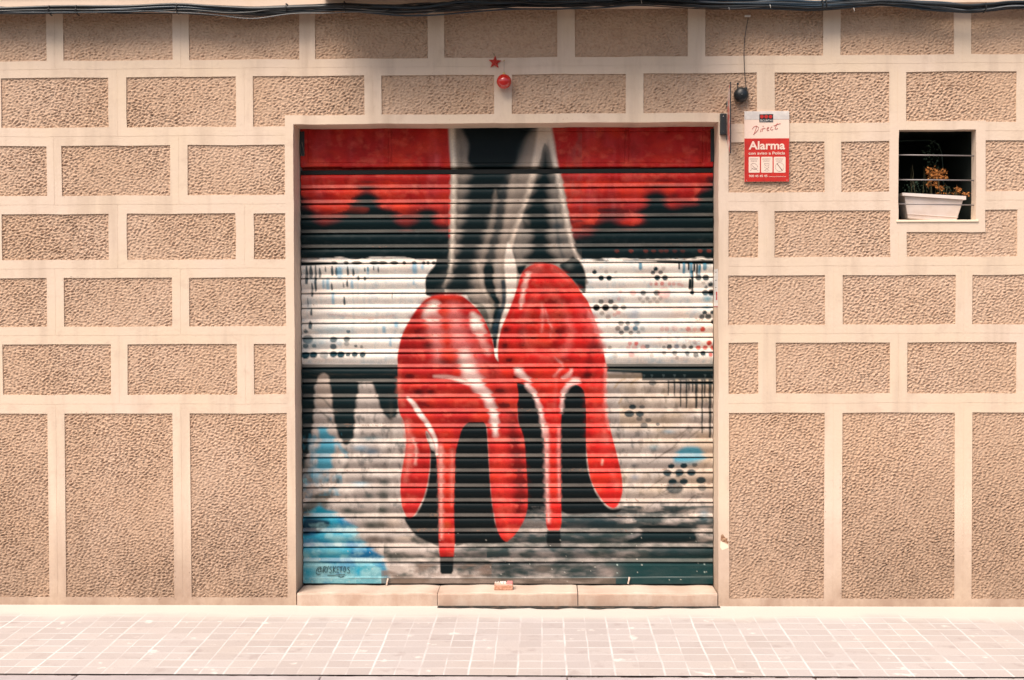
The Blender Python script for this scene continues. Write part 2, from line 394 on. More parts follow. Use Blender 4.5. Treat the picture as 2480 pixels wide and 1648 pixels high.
RED = (188, 36, 35); DRED = (150, 22, 18); ORED = (226, 58, 34); PINK = (226, 110, 104)
TEAL = (12, 34, 38); TDK = (8, 22, 26); TAN = (182, 160, 142); WHT = (250, 241, 230); GREY = (122, 112, 104)
CYAN = (20, 150, 180); BLUE = (10, 96, 140)
def mural(c):
    U, V = c.U, c.V
    c.C[:] = lin(TAN)
    one = np.ones(U.size)
    # --- red upper field
    c.mix((V < 640).astype(float), RED, 1)
    n = c.noise(60, 150, 1, .35, .95)*c.noise(17, 120, 2, .1, .9)
    c.mix((V < 640)*n, (206, 82, 84), .75)
    c.mix((V < 640)*c.noise(26, 60, 5, .6, 1), DRED, .5)
    c.mix(((V > 440) & (V < 560))*c.noise(70, 60, 3, .3, .9), (238, 62, 36), .75)
    # dark scalloped drapes, left and right
    c.mix(((V < 640)*(abs(U-1215) > 128)).astype(float)*np.clip((V+30*(c.noise(70, 300, 7)-.5)*2-470)/110, 0, 1)**1.3, TEAL, .85)
    for x, y, rx in ((887, 480, 34), (800, 540, 60), (1000, 530, 50), (1590, 480, 30), (1650, 520, 60), (1715, 470, 30), (1480, 555, 50)):
        c.blob(x, y, rx, 34, TEAL, .6)
    c.poly(Z_('1', [(90, 1500), (90, 800), (150, 850), (205, 890), (250, 1000), (290, 1050), (330, 1080), (400, 1055), (500, 990), (550, 930), (590, 860), (670, 790), (745, 755), (820, 800), (880, 890), (1000, 950), (1050, 1060), (1120, 1100), (1190, 1050), (1245, 950), (1320, 925), (1390, 960), (1400, 1070), (1470, 1120), (1530, 1180), (1535, 1500)]), TEAL, 15)
    c.poly(Z_('1', [(520, 940), (640, 905), (760, 920), (700, 960)]), (170, 60, 44), 5, .5)
    c.blob(*Z_('1', [(745, 672)])[0], 24, 4, TEAL, .6)
    c.blob(*Z_('1', [(740, 725)])[0], 34, 6, TEAL, .8)
    c.blob(*Z_('1', [(1060, 900)])[0], 30, 9, (240, 74, 50), .8); c.blob(*Z_('1', [(370, 910)])[0], 40, 9, (240, 62, 36), .8)
    c.poly(Z_('2', [(735, 1250), (820, 1200), (900, 1180), (960, 1110), (1020, 1050), (1100, 1035), (1160, 1085), (1280, 1085), (1345, 1070), (1390, 1000), (1365, 950), (1405, 905), (1430, 860), (1440, 800), (1520, 762), (1600, 800), (1640, 900), (1700, 925), (1800, 885), (1900, 860), (1930, 780), (2000, 730), (2120, 690), (2120, 1500), (790, 1500)]), TEAL, 14)
    c.blob(*Z_('2', [(1080, 940)])[0], 40, 5, TEAL, .6); c.blob(*Z_('2', [(1600, 655)])[0], 40, 5, TEAL, .45)
    c.blob(*Z_('2', [(2030, 640)])[0], 16, 9, TEAL, .7); c.blob(*Z_('2', [(1700, 800)])[0], 14, 8, TEAL, .6)
    c.blob(*Z_('2', [(1560, 715)])[0], 60, 5, TEAL, .6); c.blob(*Z_('2', [(1280, 1055)])[0], 24, 7, (226, 60, 48), .8)
    c.mix(((V > 560) & (V < 632))*c.noise(14, 9, 8, .55, 1), (46, 58, 60), .5)
    for x in (1150, 1285, 1425, 1500, 1570, 1620, 1700, 1775, 1940, 2025):
        c.blob(*Z_('2', [(x, 1326)])[0], 6, 4, (150, 60, 44), .5, 1)
    c.mix(((V > 430) & (V < 625))*c.noise(60, 12, 9, .45, .95)*np.clip((V-430)/150, 0, 1), TEAL, .75)
    # --- white band
    m = np.clip((V-626-2*(c.noise(50, 9, 11)-.5)*6)/2.5, 0, 1)*np.clip((884-V)/1.6, 0, 1)
    c.mix(m, WHT, 1)
    inw = (V > 626) & (V < 884)
    c.mix(inw*c.noise(34, 28, 12, .45, 1), (206, 204, 206), .4)
    c.mix(inw*c.noise(22, 20, 13, .62, 1), (160, 192, 206), .5)
    c.mix(inw*c.noise(9, 70, 14, .7, 1), (186, 206, 212), .4)
    c.mix(inw*c.noise(60, 14, 15, .5, 1), (228, 200, 184), .5)
    # upper seam of paint, drips and dots left
    c.stroke(Z_('3', [(100, 70), (180, 75), (300, 72), (460, 72)]), [12, 10, 8, 3], TEAL, 2)
    for x, wd in ((430, 60), (545, 50), (645, 100), (810, 90), (890, 90), (1000, 80), (1095, 36), (1190, 46), (1280, 34), (1320, 30), (1375, 40), (1440, 90)):
        c.blob(*Z_('3', [(x, 68)])[0], wd/7.8, 4.2, TEAL, .95, 1)
    for x, y0, y1, wd in ((170, 100, 260, 30), (210, 100, 200, 36), (255, 95, 330, 24), (295, 120, 200, 24), (350, 105, 150, 14), (412, 100, 180, 26), (452, 115, 180, 26), (560, 105, 180, 22), (612, 125, 185, 24), (722, 115, 145, 14), (752, 105, 145, 16), (806, 98, 135, 12), (850, 110, 152, 14),
                          (222, 260, 380, 22), (408, 265, 320, 20), (520, 255, 300, 10), (555, 230, 290, 20), (527, 390, 460, 22), (180, 400, 480, 9), (215, 505, 560, 22), (205, 625, 680, 36), (660, 190, 225, 20), (722, 200, 228, 22), (980, 350, 400, 7)):
        c.stroke(Z_('3', [(x, y0), (x, (y0+y1)/2), (x, y1)]), [wd/3.92*.45, wd/3.92, wd/3.92*.9], (22, 62, 74), 1.2, .9)
    for x, y0, y1, wd in ((370, 235, 310, 34), (420, 355, 450, 26), (600, 240, 300, 26), (480, 130, 190, 50), (1195, 95, 150, 46), (1268, 95, 115, 28), (1185, 235, 265, 20), (905, 680, 720, 34), (965, 790, 850, 22), (750, 120, 200, 20), (330, 240, 300, 24), (1020, 640, 660, 40)):
        c.stroke(Z_('3', [(x, y0), (x, y1)]), wd/3.92, (110, 176, 206), 3.5, .75)
    for x, y, r, a in ((160, 718, 22, .8), (565, 720, 20, .85), (180, 792, 50, .9), (425, 796, 34, .9), (550, 792, 30, .8), (160, 856, 28, .9), (240, 856, 22, .85), (422, 862, 32, .9), (636, 856, 16, .8), (690, 865, 16, .6), (550, 835, 26, .5),
                       (160, 945, 40, 1), (235, 940, 36, 1), (425, 933, 36, 1), (495, 937, 36, 1), (562, 938, 22, .9), (625, 936, 28, .95), (700, 939, 28, .95), (335, 940, 40, .5)):
        c.blob(*Z_('3', [(x, y)])[0], r/3.92, r/3.92*.85, (20, 64, 76), a, 1)
    c.blob(*Z_('3', [(430, 700)])[0], 50, 14, (140, 190, 206), .5); c.blob(*Z_('3', [(250, 830)])[0], 40, 16, (150, 180, 190), .5)
    c.stroke(Z_('3', [(390, 560), (560, 570), (760, 590), (1000, 570)]), 3, (224, 150, 140), 3, .4)
    # right part of the white band
    c.stroke(Z_('4', [(1210, 42), (1500, 46), (1560, 50), (1800, 60), (2090, 60)]), [2, 4, 7, 9, 11], TEAL, 1.5)
    for x, y0, y1, wd in ((1742, 75, 125, 16), (1832, 75, 130, 16), (1885, 80, 140, 20), (1912, 85, 180, 18), (1868, 150, 360, 24), (1845, 230, 310, 26), (1940, 90, 130, 16)):
        c.stroke(Z_('4', [(x, y0), (x, y1)]), wd/3.92, TEAL, 1.3)
    for x, y0, y1, wd in ((1788, 75, 160, 26), (1855, 75, 190, 28), (1935, 100, 190, 26), (1375, 80, 120, 34), (1985, 90, 120, 40)):
        c.stroke(Z_('4', [(x, y0), (x, y1)]), wd/3.92, (30, 128, 158), 2, .85)
    DT = (26, 52, 60)
    for x, y, r, a, cc in ((940, 156, 22, 1, DT), (1520, 126, 22, 1, DT), (1594, 120, 20, .4, GREY), (1495, 160, 22, .9, DT), (1568, 158, 22, .8, DT), (1052, 155, 20, .4, GREY), (1140, 155, 16, .35, GREY),
        (1003, 211, 26, 1, DT), (1078, 211, 26, 1, DT), (1535, 208, 28, 1, DT), (1608, 209, 28, .95, DT), (1925, 208, 30, .9, DT), (1995, 208, 32, .95, DT), (2040, 272, 24, .95, DT), (1970, 258, 18, .4, GREY), (2000, 300, 16, .7, DT),
        (1990, 350, 30, .95, DT), (2048, 350, 34, 1, TDK), (1865, 350, 20, 1, DT), (1402, 352, 26, .8, DT), (1530, 352, 30, .8, DT),
        (1368, 405, 20, .45, GREY), (1440, 404, 20, .6, GREY), (1505, 404, 20, .45, GREY), (1565, 404, 20, .45, GREY), (1400, 440, 18, .4, GREY), (1535, 440, 20, .4, GREY), (1468, 440, 18, .35, GREY),
        (1002, 438, 26, .75, DT), (1095, 438, 26, .85, DT), (958, 492, 32, 1, TDK), (1045, 492, 34, 1, TDK), (1135, 490, 30, .85, DT), (1215, 490, 26, .7, DT), (1010, 545, 22, .6, GREY), (1070, 580, 26, .5, (110, 60, 60)),
        (1984, 540, 22, .95, DT), (2058, 538, 22, .95, DT), (1960, 580, 26, .85, DT), (2020, 578, 30, .9, DT), (2068, 625, 26, .95, TDK), (1190, 640, 26, .6, DT), (1255, 640, 22, .7, DT), (1340, 640, 28, .7, (30, 90, 110)),
        (1160, 690, 26, .75, (104, 90, 84)), (1243, 690, 28, .85, (60, 90, 104)), (1327, 690, 26, .85, (30, 104, 130)), (1395, 690, 22, .35, GREY), (1195, 730, 24, .8, DT), (1285, 732, 22, .7, DT), (1357, 730, 18, .5, DT),
        (1085, 868, 20, .6, GREY), (1440, 860, 24, .7, (50, 80, 100)), (1650, 865, 26, .9, DT), (1718, 862, 24, .7, (90, 104, 126)), (1790, 866, 24, .7, DT), (1856, 868, 22, .9, DT), (1600, 868, 18, .6, DT), (1888, 820, 22, .35, GREY), (1840, 815, 16, .3, GREY),
        (1700, 922, 24, .7, DT), (1600, 922, 20, .6, DT), (1820, 925, 22, .7, DT), (1968, 926, 26, .95, DT), (1900, 940, 26, .75, DT), (1720, 965, 18, .5, GREY), (1480, 945, 20, .4, GREY), (1135, 950, 26, .4, GREY), (1820, 950, 14, .4, GREY)):
        c.blob(*Z_('4', [(x, y)])[0], r/3.92*1.0, r/3.92*.95, cc, a, 1)
    PR = (222, 120, 112); RD = (206, 62, 48)
    for x, y, r, a, cc in ((1475, 268, 16, .5, PR), (1524, 268, 18, .8, PR), (1580, 265, 20, .8, PR), (1650, 268, 18, .6, PR), (1690, 268, 18, .5, PR), (1740, 272, 18, .5, PR), (1770, 280, 16, .4, PR), (1165, 540, 22, .5, PR), (1130, 560, 20, .35, PR), (1305, 352, 30, .5, PR), (1600, 352, 60, .4, PR),
        (1580, 695, 22, .4, PR), (1625, 695, 22, .45, PR), (1828, 695, 24, .75, PR), (1890, 698, 20, .45, PR), (1965, 698, 25, .95, RD), (1700, 690, 30, .25, PR), (1185, 340, 18, .5, PR),
        (1275, 832, 20, .7, PR), (1335, 832, 20, .85, (222, 90, 84)), (1400, 868, 24, .5, PR), (1320, 868, 24, .4, PR), (1262, 870, 22, .4, PR), (2026, 828, 26, .95, RD), (1925, 872, 24, .85, RD), (1990, 872, 24, .85, RD), (2065, 872, 26, .9, RD), (1290, 935, 28, .5, PR), (2040, 938, 20, .8, RD), (1170, 410, 18, .35, PR)):
        c.blob(*Z_('4', [(x, y)])[0], r/3.92, r/3.92*.95, cc, a, 1)
    c.blob(*Z_('4', [(2010, 410)])[0], 14, 9, (100, 180, 205), .8); c.blob(*Z_('4', [(2005, 490)])[0], 15, 4, (30, 130, 160), .9); c.blob(*Z_('4', [(1320, 560)])[0], 12, 20, (190, 194, 206), .6)
    c.mix(((V > 795) & (V < 850) & (U > 1590))*c.noise(12, 6, 18, .6, 1), (190, 130, 130), .5)
    # --- lower field
    low = np.clip((V-883)/2, 0, 1)
    c.mix(low, (180, 168, 160), 1)
    c.mix(low*c.noise(80, 50, 21, .3, .9), (150, 140, 134), .6)
    c.mix(low*c.noise(24, 30, 22, .5, 1), (226, 214, 204), .6)
    c.mix(low*c.noise(12, 16, 26, .62, 1), (70, 76, 78), .6)
    c.mix((low*(U > 1500)*(V < 1290))*c.noise(90, 50, 33, .3, .9), (200, 172, 138), .45)
    # left columns
    c.poly([(720, 882), (965, 882), (965, 925), (720, 925)], TEAL, 2, 1, False)
    c.mix(((V > 882) & (V < 912) & (U < 960)).astype(float)*c.noise(60, 5, 23, .55, 1), (70, 66, 60), .5)
    c.poly(Z_('3', [(110, 1170), (265, 1170), (245, 1260), (245, 1400), (230, 1600), (215, 1720), (190, 1850), (160, 1950), (110, 2000)]), TEAL, 4)
    c.poly(Z_('3', [(270, 1210), (280, 1150), (335, 1115), (385, 1150), (400, 1210), (410, 1320), (410, 1420), (265, 1420)]), (176, 160, 148), 3)
    c.poly(Z_('3', [(385, 1160), (520, 1150), (640, 1180), (665, 1230), (650, 1330), (630, 1450), (625, 1620), (610, 1720), (545, 1800), (480, 1720), (440, 1600), (415, 1450), (405, 1300)]), TEAL, 4)
    c.poly(Z_('3', [(800, 1170), (1030, 1170), (1030, 1490), (990, 1540), (955, 1550), (900, 1500), (865, 1420), (830, 1300)]), TEAL, 4)
    c.stroke(Z_('3', [(250, 1330), (330, 1360), (390, 1430), (450, 1500)]), 4, (60, 60, 56), 3, .6)
    c.stroke(Z_('3', [(300, 1480), (380, 1540), (420, 1600)]), 4, (60, 60, 56), 3, .6)
    # cyan, bottom left
    c.poly(Z_('5', [(280, 60), (350, 55), (385, 130), (430, 160), (440, 260), (410, 330), (405, 450), (340, 480), (280, 460), (270, 330), (300, 200)]), CYAN, 6, .85)
    c.stroke(Z_('5', [(460, 200), (500, 260), (550, 330)]), 9, (40, 150, 180), 4, .6)
    c.mix(((U < 760) & (V > 1080) & (V < 1260))*c.noise(30, 30, 41, .3, .9), (56, 66, 66), .75)
    c.mix(((U < 758) & (V > 1140) & (V < 1260))*c.noise(16, 20, 42, .5, .95), (30, 120, 150), .8)
    c.poly(Z_('5', [(560, 400), (520, 500), (450, 600), (400, 700), (330, 860), (250, 940), (120, 940), (120, 820), (260, 700), (400, 640), (480, 540)]), (40, 56, 54), 8, .75)
    c.poly(Z_('5', [(230, 850), (290, 800), (350, 840), (420, 860), (480, 900), (560, 960), (640, 1020), (660, 1080), (700, 1140), (770, 1200), (860, 1280), (900, 1330), (905, 1600), (100, 1600), (120, 960), (190, 900)]), CYAN, 7, .95)
    c.poly(Z_('5', [(140, 930), (250, 920), (370, 940), (390, 970), (340, 1020), (250, 1080), (130, 1080)]), (12, 44, 66), 5, .95)
    c.poly(Z_('5', [(600, 1210), (760, 1200), (880, 1310), (760, 1330), (600, 1310)]), (10, 92, 150), 8, .8)
    c.blob(*Z_('5', [(300, 1110)])[0], 24, 9, (60, 170, 200), .7); c.blob(*Z_('5', [(470, 1110)])[0], 26, 10, (150, 200, 205), .8)
    c.blob(*Z_('5', [(400, 1240)])[0], 34, 9, (120, 180, 185), .7); c.blob(*Z_('5', [(650, 1100)])[0], 14, 12, (170, 170, 160), .7)
    c.blob(*Z_('5', [(190, 1150)])[0], 16, 12, (20, 120, 190), .7); c.blob(*Z_('5', [(540, 985)])[0], 22, 12, (16, 110, 165), .7)
    c.mix(((V > 1363) & (U < 925)).astype(float), (116, 168, 178), .9)
    c.mix(((V > 1363) & (U < 925))*c.noise(50, 40, 43, .5, .95), (24, 150, 170), .6)
    c.mix(((V > 1363) & (U < 925))*c.noise(5, 5, 44, .6, 1), (150, 196, 200), .6)
    c.blob(868, 1383, 10, 14, (20, 150, 184), .85); c.blob(895, 1368, 12, 6, (20, 150, 184), .7)
    c.blob(745, 1385, 22, 18, (10, 150, 178), .8)
    cy = ((U < 935) & (V > 1150) & (c.C[:, 2] > c.C[:, 0]*1.6))
    c.mix(cy*c.noise(26, 18, 46, .42, .85), (150, 200, 206), .65); c.mix(cy*c.noise(40, 22, 47, .5, .9), (14, 110, 160), .6)
    c.mix(((U < 830) & (V > 1010) & (V < 1200))*c.noise(26, 40, 48, .52, .9), (60, 160, 190), .6)
    # light sketchy ground: smudges
    for x, y, rx, ry, cc, a in ((780, 170, 40, 8, (110, 150, 160), .5), (680, 260, 20, 9, (90, 150, 180), .6), (790, 290, 18, 9, (60, 120, 150), .6), (900, 430, 30, 9, (70, 64, 60), .6), (760, 560, 24, 9, (96, 90, 84), .6), (910, 580, 12, 10, (50, 70, 68), .8), (670, 600, 22, 7, (130, 190, 215), .7), (760, 710, 12, 9, (40, 70, 72), .8), (900, 700, 14, 14, (50, 66, 62), .85), (560, 850, 16, 9, (40, 64, 62), .85), (890, 850, 18, 12, (30, 56, 52), .85), (650, 870, 30, 6, (50, 70, 68), .7),
                            (780, 990, 24, 14, (46, 58, 54), .9), (890, 985, 26, 14, (60, 66, 60), .85), (820, 1120, 30, 14, (84, 74, 66), .8), (950, 1120, 12, 12, (60, 58, 54), .8), (970, 60, 6, 50, (120, 110, 100), .4), (1000, 960, 22, 16, (196, 176, 160), .7), (1100, 1110, 30, 6, (210, 190, 170), .6)):
        c.blob(*Z_('5', [(x, y)])[0], rx, ry, cc, a)
    # right lower: black band with pale letters, drips, stripes
    c.poly([(1465, 880), (1745, 880), (1745, 922), (1555, 922), (1552, 905), (1468, 901)], TEAL, 2.5, 1, False)
    c.stroke(Z_('4', [(1080, 1075), (1400, 1082), (2070, 1085)]), 2.2, (120, 112, 96), 2, .55)
    for x in (1410, 1485, 1595, 1700, 1795, 1990, 2065):
        c.stroke(Z_('4', [(x-8, 1132), (x+6, 1132), (x-2, 1150)]), 2, (90, 108, 110), 1.4, .8)
    for x in (1720, 1840, 1935, 2010): c.blob(*Z_('4', [(x, 1188)])[0], 5, 4, (200, 180, 150), .8)
    for x, y1, wd in ((1640, 1320, 14), (1698, 1330, 16), (1755, 1430, 16), (1812, 1440, 18), (1870, 1290, 16), (1905, 1440, 30), (1960, 1680, 18), (2035, 1720, 30), (1835, 1280, 16), (1985, 1340, 20)):
        c.stroke(Z_('4', [(x, 1180), (x, y1)]), [wd/3.92, wd/3.92*.7], TEAL, 1.4, .9)
    c.stroke(Z_('4', [(1640, 1200), (1850, 1203), (2080, 1205)]), [4, 7, 8], TEAL, 2)
    c.poly(Z_('4', [(1060, 1120), (1390, 1125), (1390, 1160), (1060, 1165)]), (150, 134, 116), 3, .9, False)
    for p in ([(1130, 1250), (1180, 1190), (1230, 1170)], [(1290, 1210), (1340, 1170), (1380, 1160)], [(1170, 1400), (1200, 1350)]):
        c.stroke(Z_('4', p), 4, (150, 120, 80), 3, .7)
    for x, y, r, a in ((1300, 1435, 34, .95), (1392, 1435, 26, .7), (1270, 1498, 46, .9), (1370, 1500, 38, .9), (1365, 1545, 30, .6), (1450, 1560, 30, .6), (1490, 1205, 36, .7), (1410, 1610, 36, .8), (1540, 1600, 20, .8)):
        c.blob(*Z_('4', [(x, y)])[0], r/3.92, r/3.92*.7, DT, a, 1)
    for p in ([(1440, 410), (1600, 310), (1720, 240)], [(1560, 330), (1680, 250), (1790, 130)], [(1700, 170), (1790, 100), (1830, 60)], [(1830, 170), (1900, 110), (1960, 60)], [(1430, 660), (1560, 560), (1640, 500)], [(1500, 730), (1640, 640), (1660, 600)], [(1700, 860), (1800, 790), (1900, 700), (1970, 690)], [(1400, 860), (1500, 780)], [(1800, 860), (1890, 800)], [(1560, 710), (1640, 680), (1700, 640)], [(1400, 500), (1600, 480), (1700, 500)]):
        c.stroke(Z_('6', p), [1, 3, 1.5], (72, 64, 56), 2, .65)
    c.poly(Z_('6', [(1690, 380), (1740, 290), (1800, 240), (1920, 245), (1960, 300), (1990, 350), (1900, 390), (1780, 400)]), CYAN, 8, .85)
    c.blob(*Z_('6', [(1500, 250)])[0], 14, 8, (130, 170, 180), .5); c.blob(*Z_('6', [(1320, 425)])[0], 12, 7, (60, 76, 86), .6); c.blob(*Z_('6', [(1320, 535)])[0], 12, 9, (100, 130, 160), .5); c.blob(*Z_('6', [(1980, 900)])[0], 14, 16, (130, 180, 205), .7)
    c.blob(*Z_('6', [(1640, 100)])[0], 16, 6, (120, 160, 180), .5)
    for x, y, r, a in ((1668, 428, 32, 1), (1787, 424, 34, 1), (1890, 415, 26, .7), (1630, 490, 40, .95), (1745, 487, 42, 1), (1858, 487, 42, 1), (1680, 575, 40, 1), (1787, 575, 40, 1), (1950, 562, 46, .95), (1730, 515, 20, .6), (1640, 520, 20, .5), (1700, 632, 80, .8), (1960, 632, 40, .6)):
        c.blob(*Z_('6', [(x, y)])[0], r/3.92, r/3.92*.75, DT, a, 1)
    # dark floor lower right and middle
    c.poly(Z_('6', [(220, 820), (460, 830), (640, 810), (900, 830), (1080, 850), (1200, 860), (1240, 900), (1210, 980), (1300, 1010), (1500, 1000), (1700, 980), (1850, 1020), (1880, 1130), (2060, 1180), (2100, 1230), (2100, 1420), (-300, 1420), (-300, 1150), (60, 1150)]), (100, 98, 98), 12, .85)
    c.mix(((V > 1225) & (U > 1180))*c.noise(50, 16, 52, .25, .7), (30, 54, 58), .9)
    c.mix(((V > 1290) & (U > 930))*c.noise(44, 22, 53, .4, .85), (48, 62, 60), .8)
    c.mix(((V > 1250) & (U > 930))*c.noise(44, 14, 54, .56, 1), (184, 172, 166), .45)
    c.poly(Z_('6', [(700, 950), (900, 930), (1110, 940), (1120, 985), (900, 1000), (720, 985)]), (26, 48, 54), 6, .8)
    c.poly(Z_('6', [(1370, 1005), (1600, 985), (1800, 1010), (1868, 1030), (1875, 1140), (1400, 1145), (1260, 1140), (1390, 1060)]), TEAL, 4)
    c.poly(Z_('6', [(1500, 1200), (1700, 1190), (2030, 1180), (2045, 1290), (1500, 1290)]), (22, 50, 54), 7, .85)
    c.poly(Z_('6', [(720, 1150), (1040, 1060), (1100, 1100), (1000, 1160)]), (30, 50, 52), 7, .7)
    c.poly(Z_('6', [(1100, 1330), (2110, 1310), (2110, 1560), (1130, 1560), (1120, 1450)]), (22, 58, 60), 5, .95)
    for p in ([(-650, 1230), (-560, 1260), (-500, 1300)], [(700, 1440), (860, 1400), (980, 1350), (1030, 1330)], [(300, 1320), (420, 1420), (600, 1380)], [(850, 1240), (1000, 1250), (1050, 1220)], [(560, 1450), (640, 1360), (760, 1330)], [(-80, 1350), (30, 1400), (200, 1370)]):
        c.stroke(Z_('6', p), [2, 8, 3], (32, 50, 50), 6, .75)
    for x, y, rx, ry in ((100, 1390, 24, 12), (120, 1450, 10, 8), (-100, 1460, 20, 6), (240, 1430, 16, 8)):
        c.blob(*Z_('6', [(x, y)])[0], rx, ry, (26, 46, 46), .8)
    c.blob(*Z_('6', [(1070, 1430)])[0], 30, 16, (150, 136, 130), .7); c.blob(*Z_('6', [(450, 1400)])[0], 26, 12, (120, 106, 98), .6)
    c.mix(((V > 1366) & (U > 925) & (U < 1190))*c.noise(40, 14, 56, .3, .8), (120, 100, 88), .7)
    c.mix(((V > 1399) & (U > 925) & (U < 1490)).astype(float), (112, 96, 84), .7)
    c.stroke([(750, 1399.5), (1300, 1399), (1728, 1396)], .9, (150, 160, 158), .8, .7)
    # --- legs
    c.poly([(1087, 300), (1328, 300), (1338, 350), (1352, 420), (1364, 480), (1376, 538), (1389, 600), (1402, 628), (1412, 645), (1418, 668), (1418, 705), (1404, 704), (1300, 680), (1200, 840), (1160, 760), (1130, 715), (1035, 715), (1034, 690), (1060, 640), (1085, 628), (1092, 590), (1093, 400)], (158, 144, 132), 3, 1, False)
    c.mix(((V < 740) & (U > 1092) & (U < 1410))*c.noise(22, 40, 61, .45, 1)*0.5, (120, 112, 106), .7)
    # keep the red and the white band outside the legs
    c.poly(Z_('3', [(1420, 5), (1385, 90), (1335, 150), (1300, 205), (1297, 310), (1315, 378), (1470, 378), (1475, 280), (1510, 160), (1535, 100), (1532, 5)]), TEAL, 2)
    c.poly([(1120, 300), (1292, 300), (1278, 340), (1258, 400), (1232, 445), (1206, 500), (1184, 560), (1168, 600), (1150, 640), (1146, 690), (1130, 714), (1082, 712), (1080, 690), (1096, 645), (1106, 600), (1110, 555), (1122, 510), (1126, 455), (1136, 410), (1130, 350)], (74, 78, 78), 24)
    c.poly([(1128, 300), (1285, 300), (1270, 340), (1248, 400), (1222, 445), (1196, 500), (1174, 560), (1160, 600), (1144, 640), (1138, 690), (1122, 710), (1088, 708), (1086, 690), (1102, 645), (1114, 600), (1120, 555), (1132, 510), (1136, 455), (1144, 410), (1138, 350)], TEAL, 11, .95)
    c.poly([(1132, 300), (1275, 300), (1252, 360), (1240, 400), (1140, 400), (1138, 350)], TDK, 6)
    c.stroke(Z_('1', [(2050, 700), (2010, 900), (1990, 1080), (1950, 1220), (1915, 1360), (1895, 1480)]), [14, 22, 22, 20, 20, 22], (38, 52, 56), 7, .85)
    c.stroke(Z_('3', [(1895, 120), (1900, 280), (1950, 430), (1975, 560), (1955, 700), (1955, 860)]), [24, 24, 22, 18, 20, 8], TEAL, 4)
    c.stroke(Z_('3', [(2035, 250), (2048, 430), (2000, 560), (1950, 720)]), [12, 14, 12, 14], (28, 52, 64), 3, .9)
    c.stroke(Z_('3', [(1790, 300), (1880, 360), (1940, 500), (1900, 560)]), 7, (150, 136, 122), 4, .8)
    c.poly(Z_('3', [(1700, 400), (1790, 420), (1870, 470), (1900, 600), (1930, 760), (1900, 760), (1830, 640), (1790, 500)]), (70, 74, 70), 5, .8)
    # calf highlights and leg right of it
    c.stroke(Z_('2', [(470, 120), (440, 300), (385, 480), (350, 640), (320, 780), (280, 900), (235, 1020), (190, 1130), (160, 1220), (130, 1340), (125, 1480)]), [32, 28, 18, 15, 14, 12, 11, 10, 9, 13, 22], (226, 208, 190), 6)
    c.poly(Z_('2', [(455, 330), (490, 330), (600, 560), (680, 900), (720, 1150), (760, 1390), (800, 1450), (850, 1560), (830, 1650), (250, 1600), (150, 1500), (150, 1360), (200, 1180), (240, 1080), (270, 960), (310, 860), (360, 730), (400, 610), (430, 460)]), (138, 130, 122), 3, 1)
    c.poly(Z_('2', [(472, 385), (510, 480), (530, 600), (515, 720), (500, 860), (520, 1000), (525, 1080), (505, 1200), (520, 1330), (560, 1440), (300, 1440), (325, 1330), (340, 1200), (300, 1060), (280, 960), (320, 860), (360, 740), (400, 620), (430, 500)]), TEAL, 13)
    c.poly(Z_('2', [(240, 1100), (260, 1030), (300, 1060), (310, 1120)]), TEAL, 5, .7); c.poly(Z_('2', [(140, 1380), (155, 1330), (180, 1360), (190, 1400)]), TEAL, 4, .8)
    c.blob(*Z_('2', [(590, 1090)])[0], 14, 8, (40, 70, 84), .8); c.blob(*Z_('2', [(620, 1220)])[0], 18, 9, (60, 74, 78), .6); c.blob(*Z_('2', [(560, 640)])[0], 12, 10, (70, 80, 80), .5)
    c.poly(Z_('4', [(750, 5), (800, 60), (850, 160), (855, 240), (852, 350), (810, 330), (770, 270), (660, 160), (610, 90), (660, 60)]), TEAL, 3)
    c.poly(Z_('4', [(205, 110), (250, 95), (290, 95), (260, 160), (225, 180)]), TEAL, 3)
    c.blob(*Z_('4', [(700, 100)])[0], 12, 9, (110, 112, 108), .6)
    st = lambda n, p_, w_, cc, so, a: c.stroke(Z_(n, p_), w_, cc, so, a)
    st('1', [(1610, 200), (1640, 420), (1620, 700), (1600, 1000), (1580, 1250)], [10, 12, 9, 7, 5], (112, 106, 98), 7, .6)
    st('1', [(2130, 600), (2110, 800), (2080, 1000), (2050, 1200), (2010, 1400), (2000, 1560)], [10, 12, 12, 10, 10, 8], (176, 160, 146), 6, .75)
    st('1', [(1960, 760), (1940, 960), (1910, 1120), (1870, 1260), (1830, 1400)], [6, 8, 8, 8, 6], (150, 138, 126), 5, .7)
    st('3', [(1790, 60), (1815, 150), (1830, 250), (1850, 330), (1890, 400)], [8, 9, 8, 7, 4], (186, 172, 158), 4, .75)
    st('3', [(1970, 60), (1985, 180), (1990, 290), (1975, 380)], [9, 10, 8, 4], (170, 160, 150), 4, .7)
    st('3', [(1470, 290), (1500, 230), (1560, 200)], [6, 7, 3], (170, 158, 146), 4, .6)
    st('3', [(1750, 420), (1830, 440), (1890, 520), (1920, 620)], [5, 7, 7, 5], (170, 158, 146), 4, .7)
    st('2', [(600, 560), (640, 760), (660, 980), (690, 1180)], [6, 9, 9, 6], (178, 164, 150), 5, .7)
    st('2', [(560, 900), (580, 1050), (600, 1250), (640, 1380)], [6, 8, 8, 6], (60, 70, 74), 5, .6)
    st('2', [(250, 1060), (225, 1180), (215, 1330), (230, 1440)], [6, 10, 12, 10], (150, 140, 130), 5, .7)
    # pale outlines of the legs
    c.stroke(Z_('1', [(1545, 100), (1550, 300), (1565, 540), (1560, 800), (1555, 1050), (1550, 1250), (1540, 1420), (1528, 1520)]), [15, 12, 11, 10, 9, 8, 6, 4], (236, 222, 204), 6)
    c.stroke(Z_('2', [(500, 140), (520, 240), (560, 460), (600, 650), (640, 850), (675, 1020), (710, 1180), (740, 1300), (790, 1400)]), [14, 14, 11, 10, 9, 9, 8, 6, 5], (232, 216, 200), 5.5)
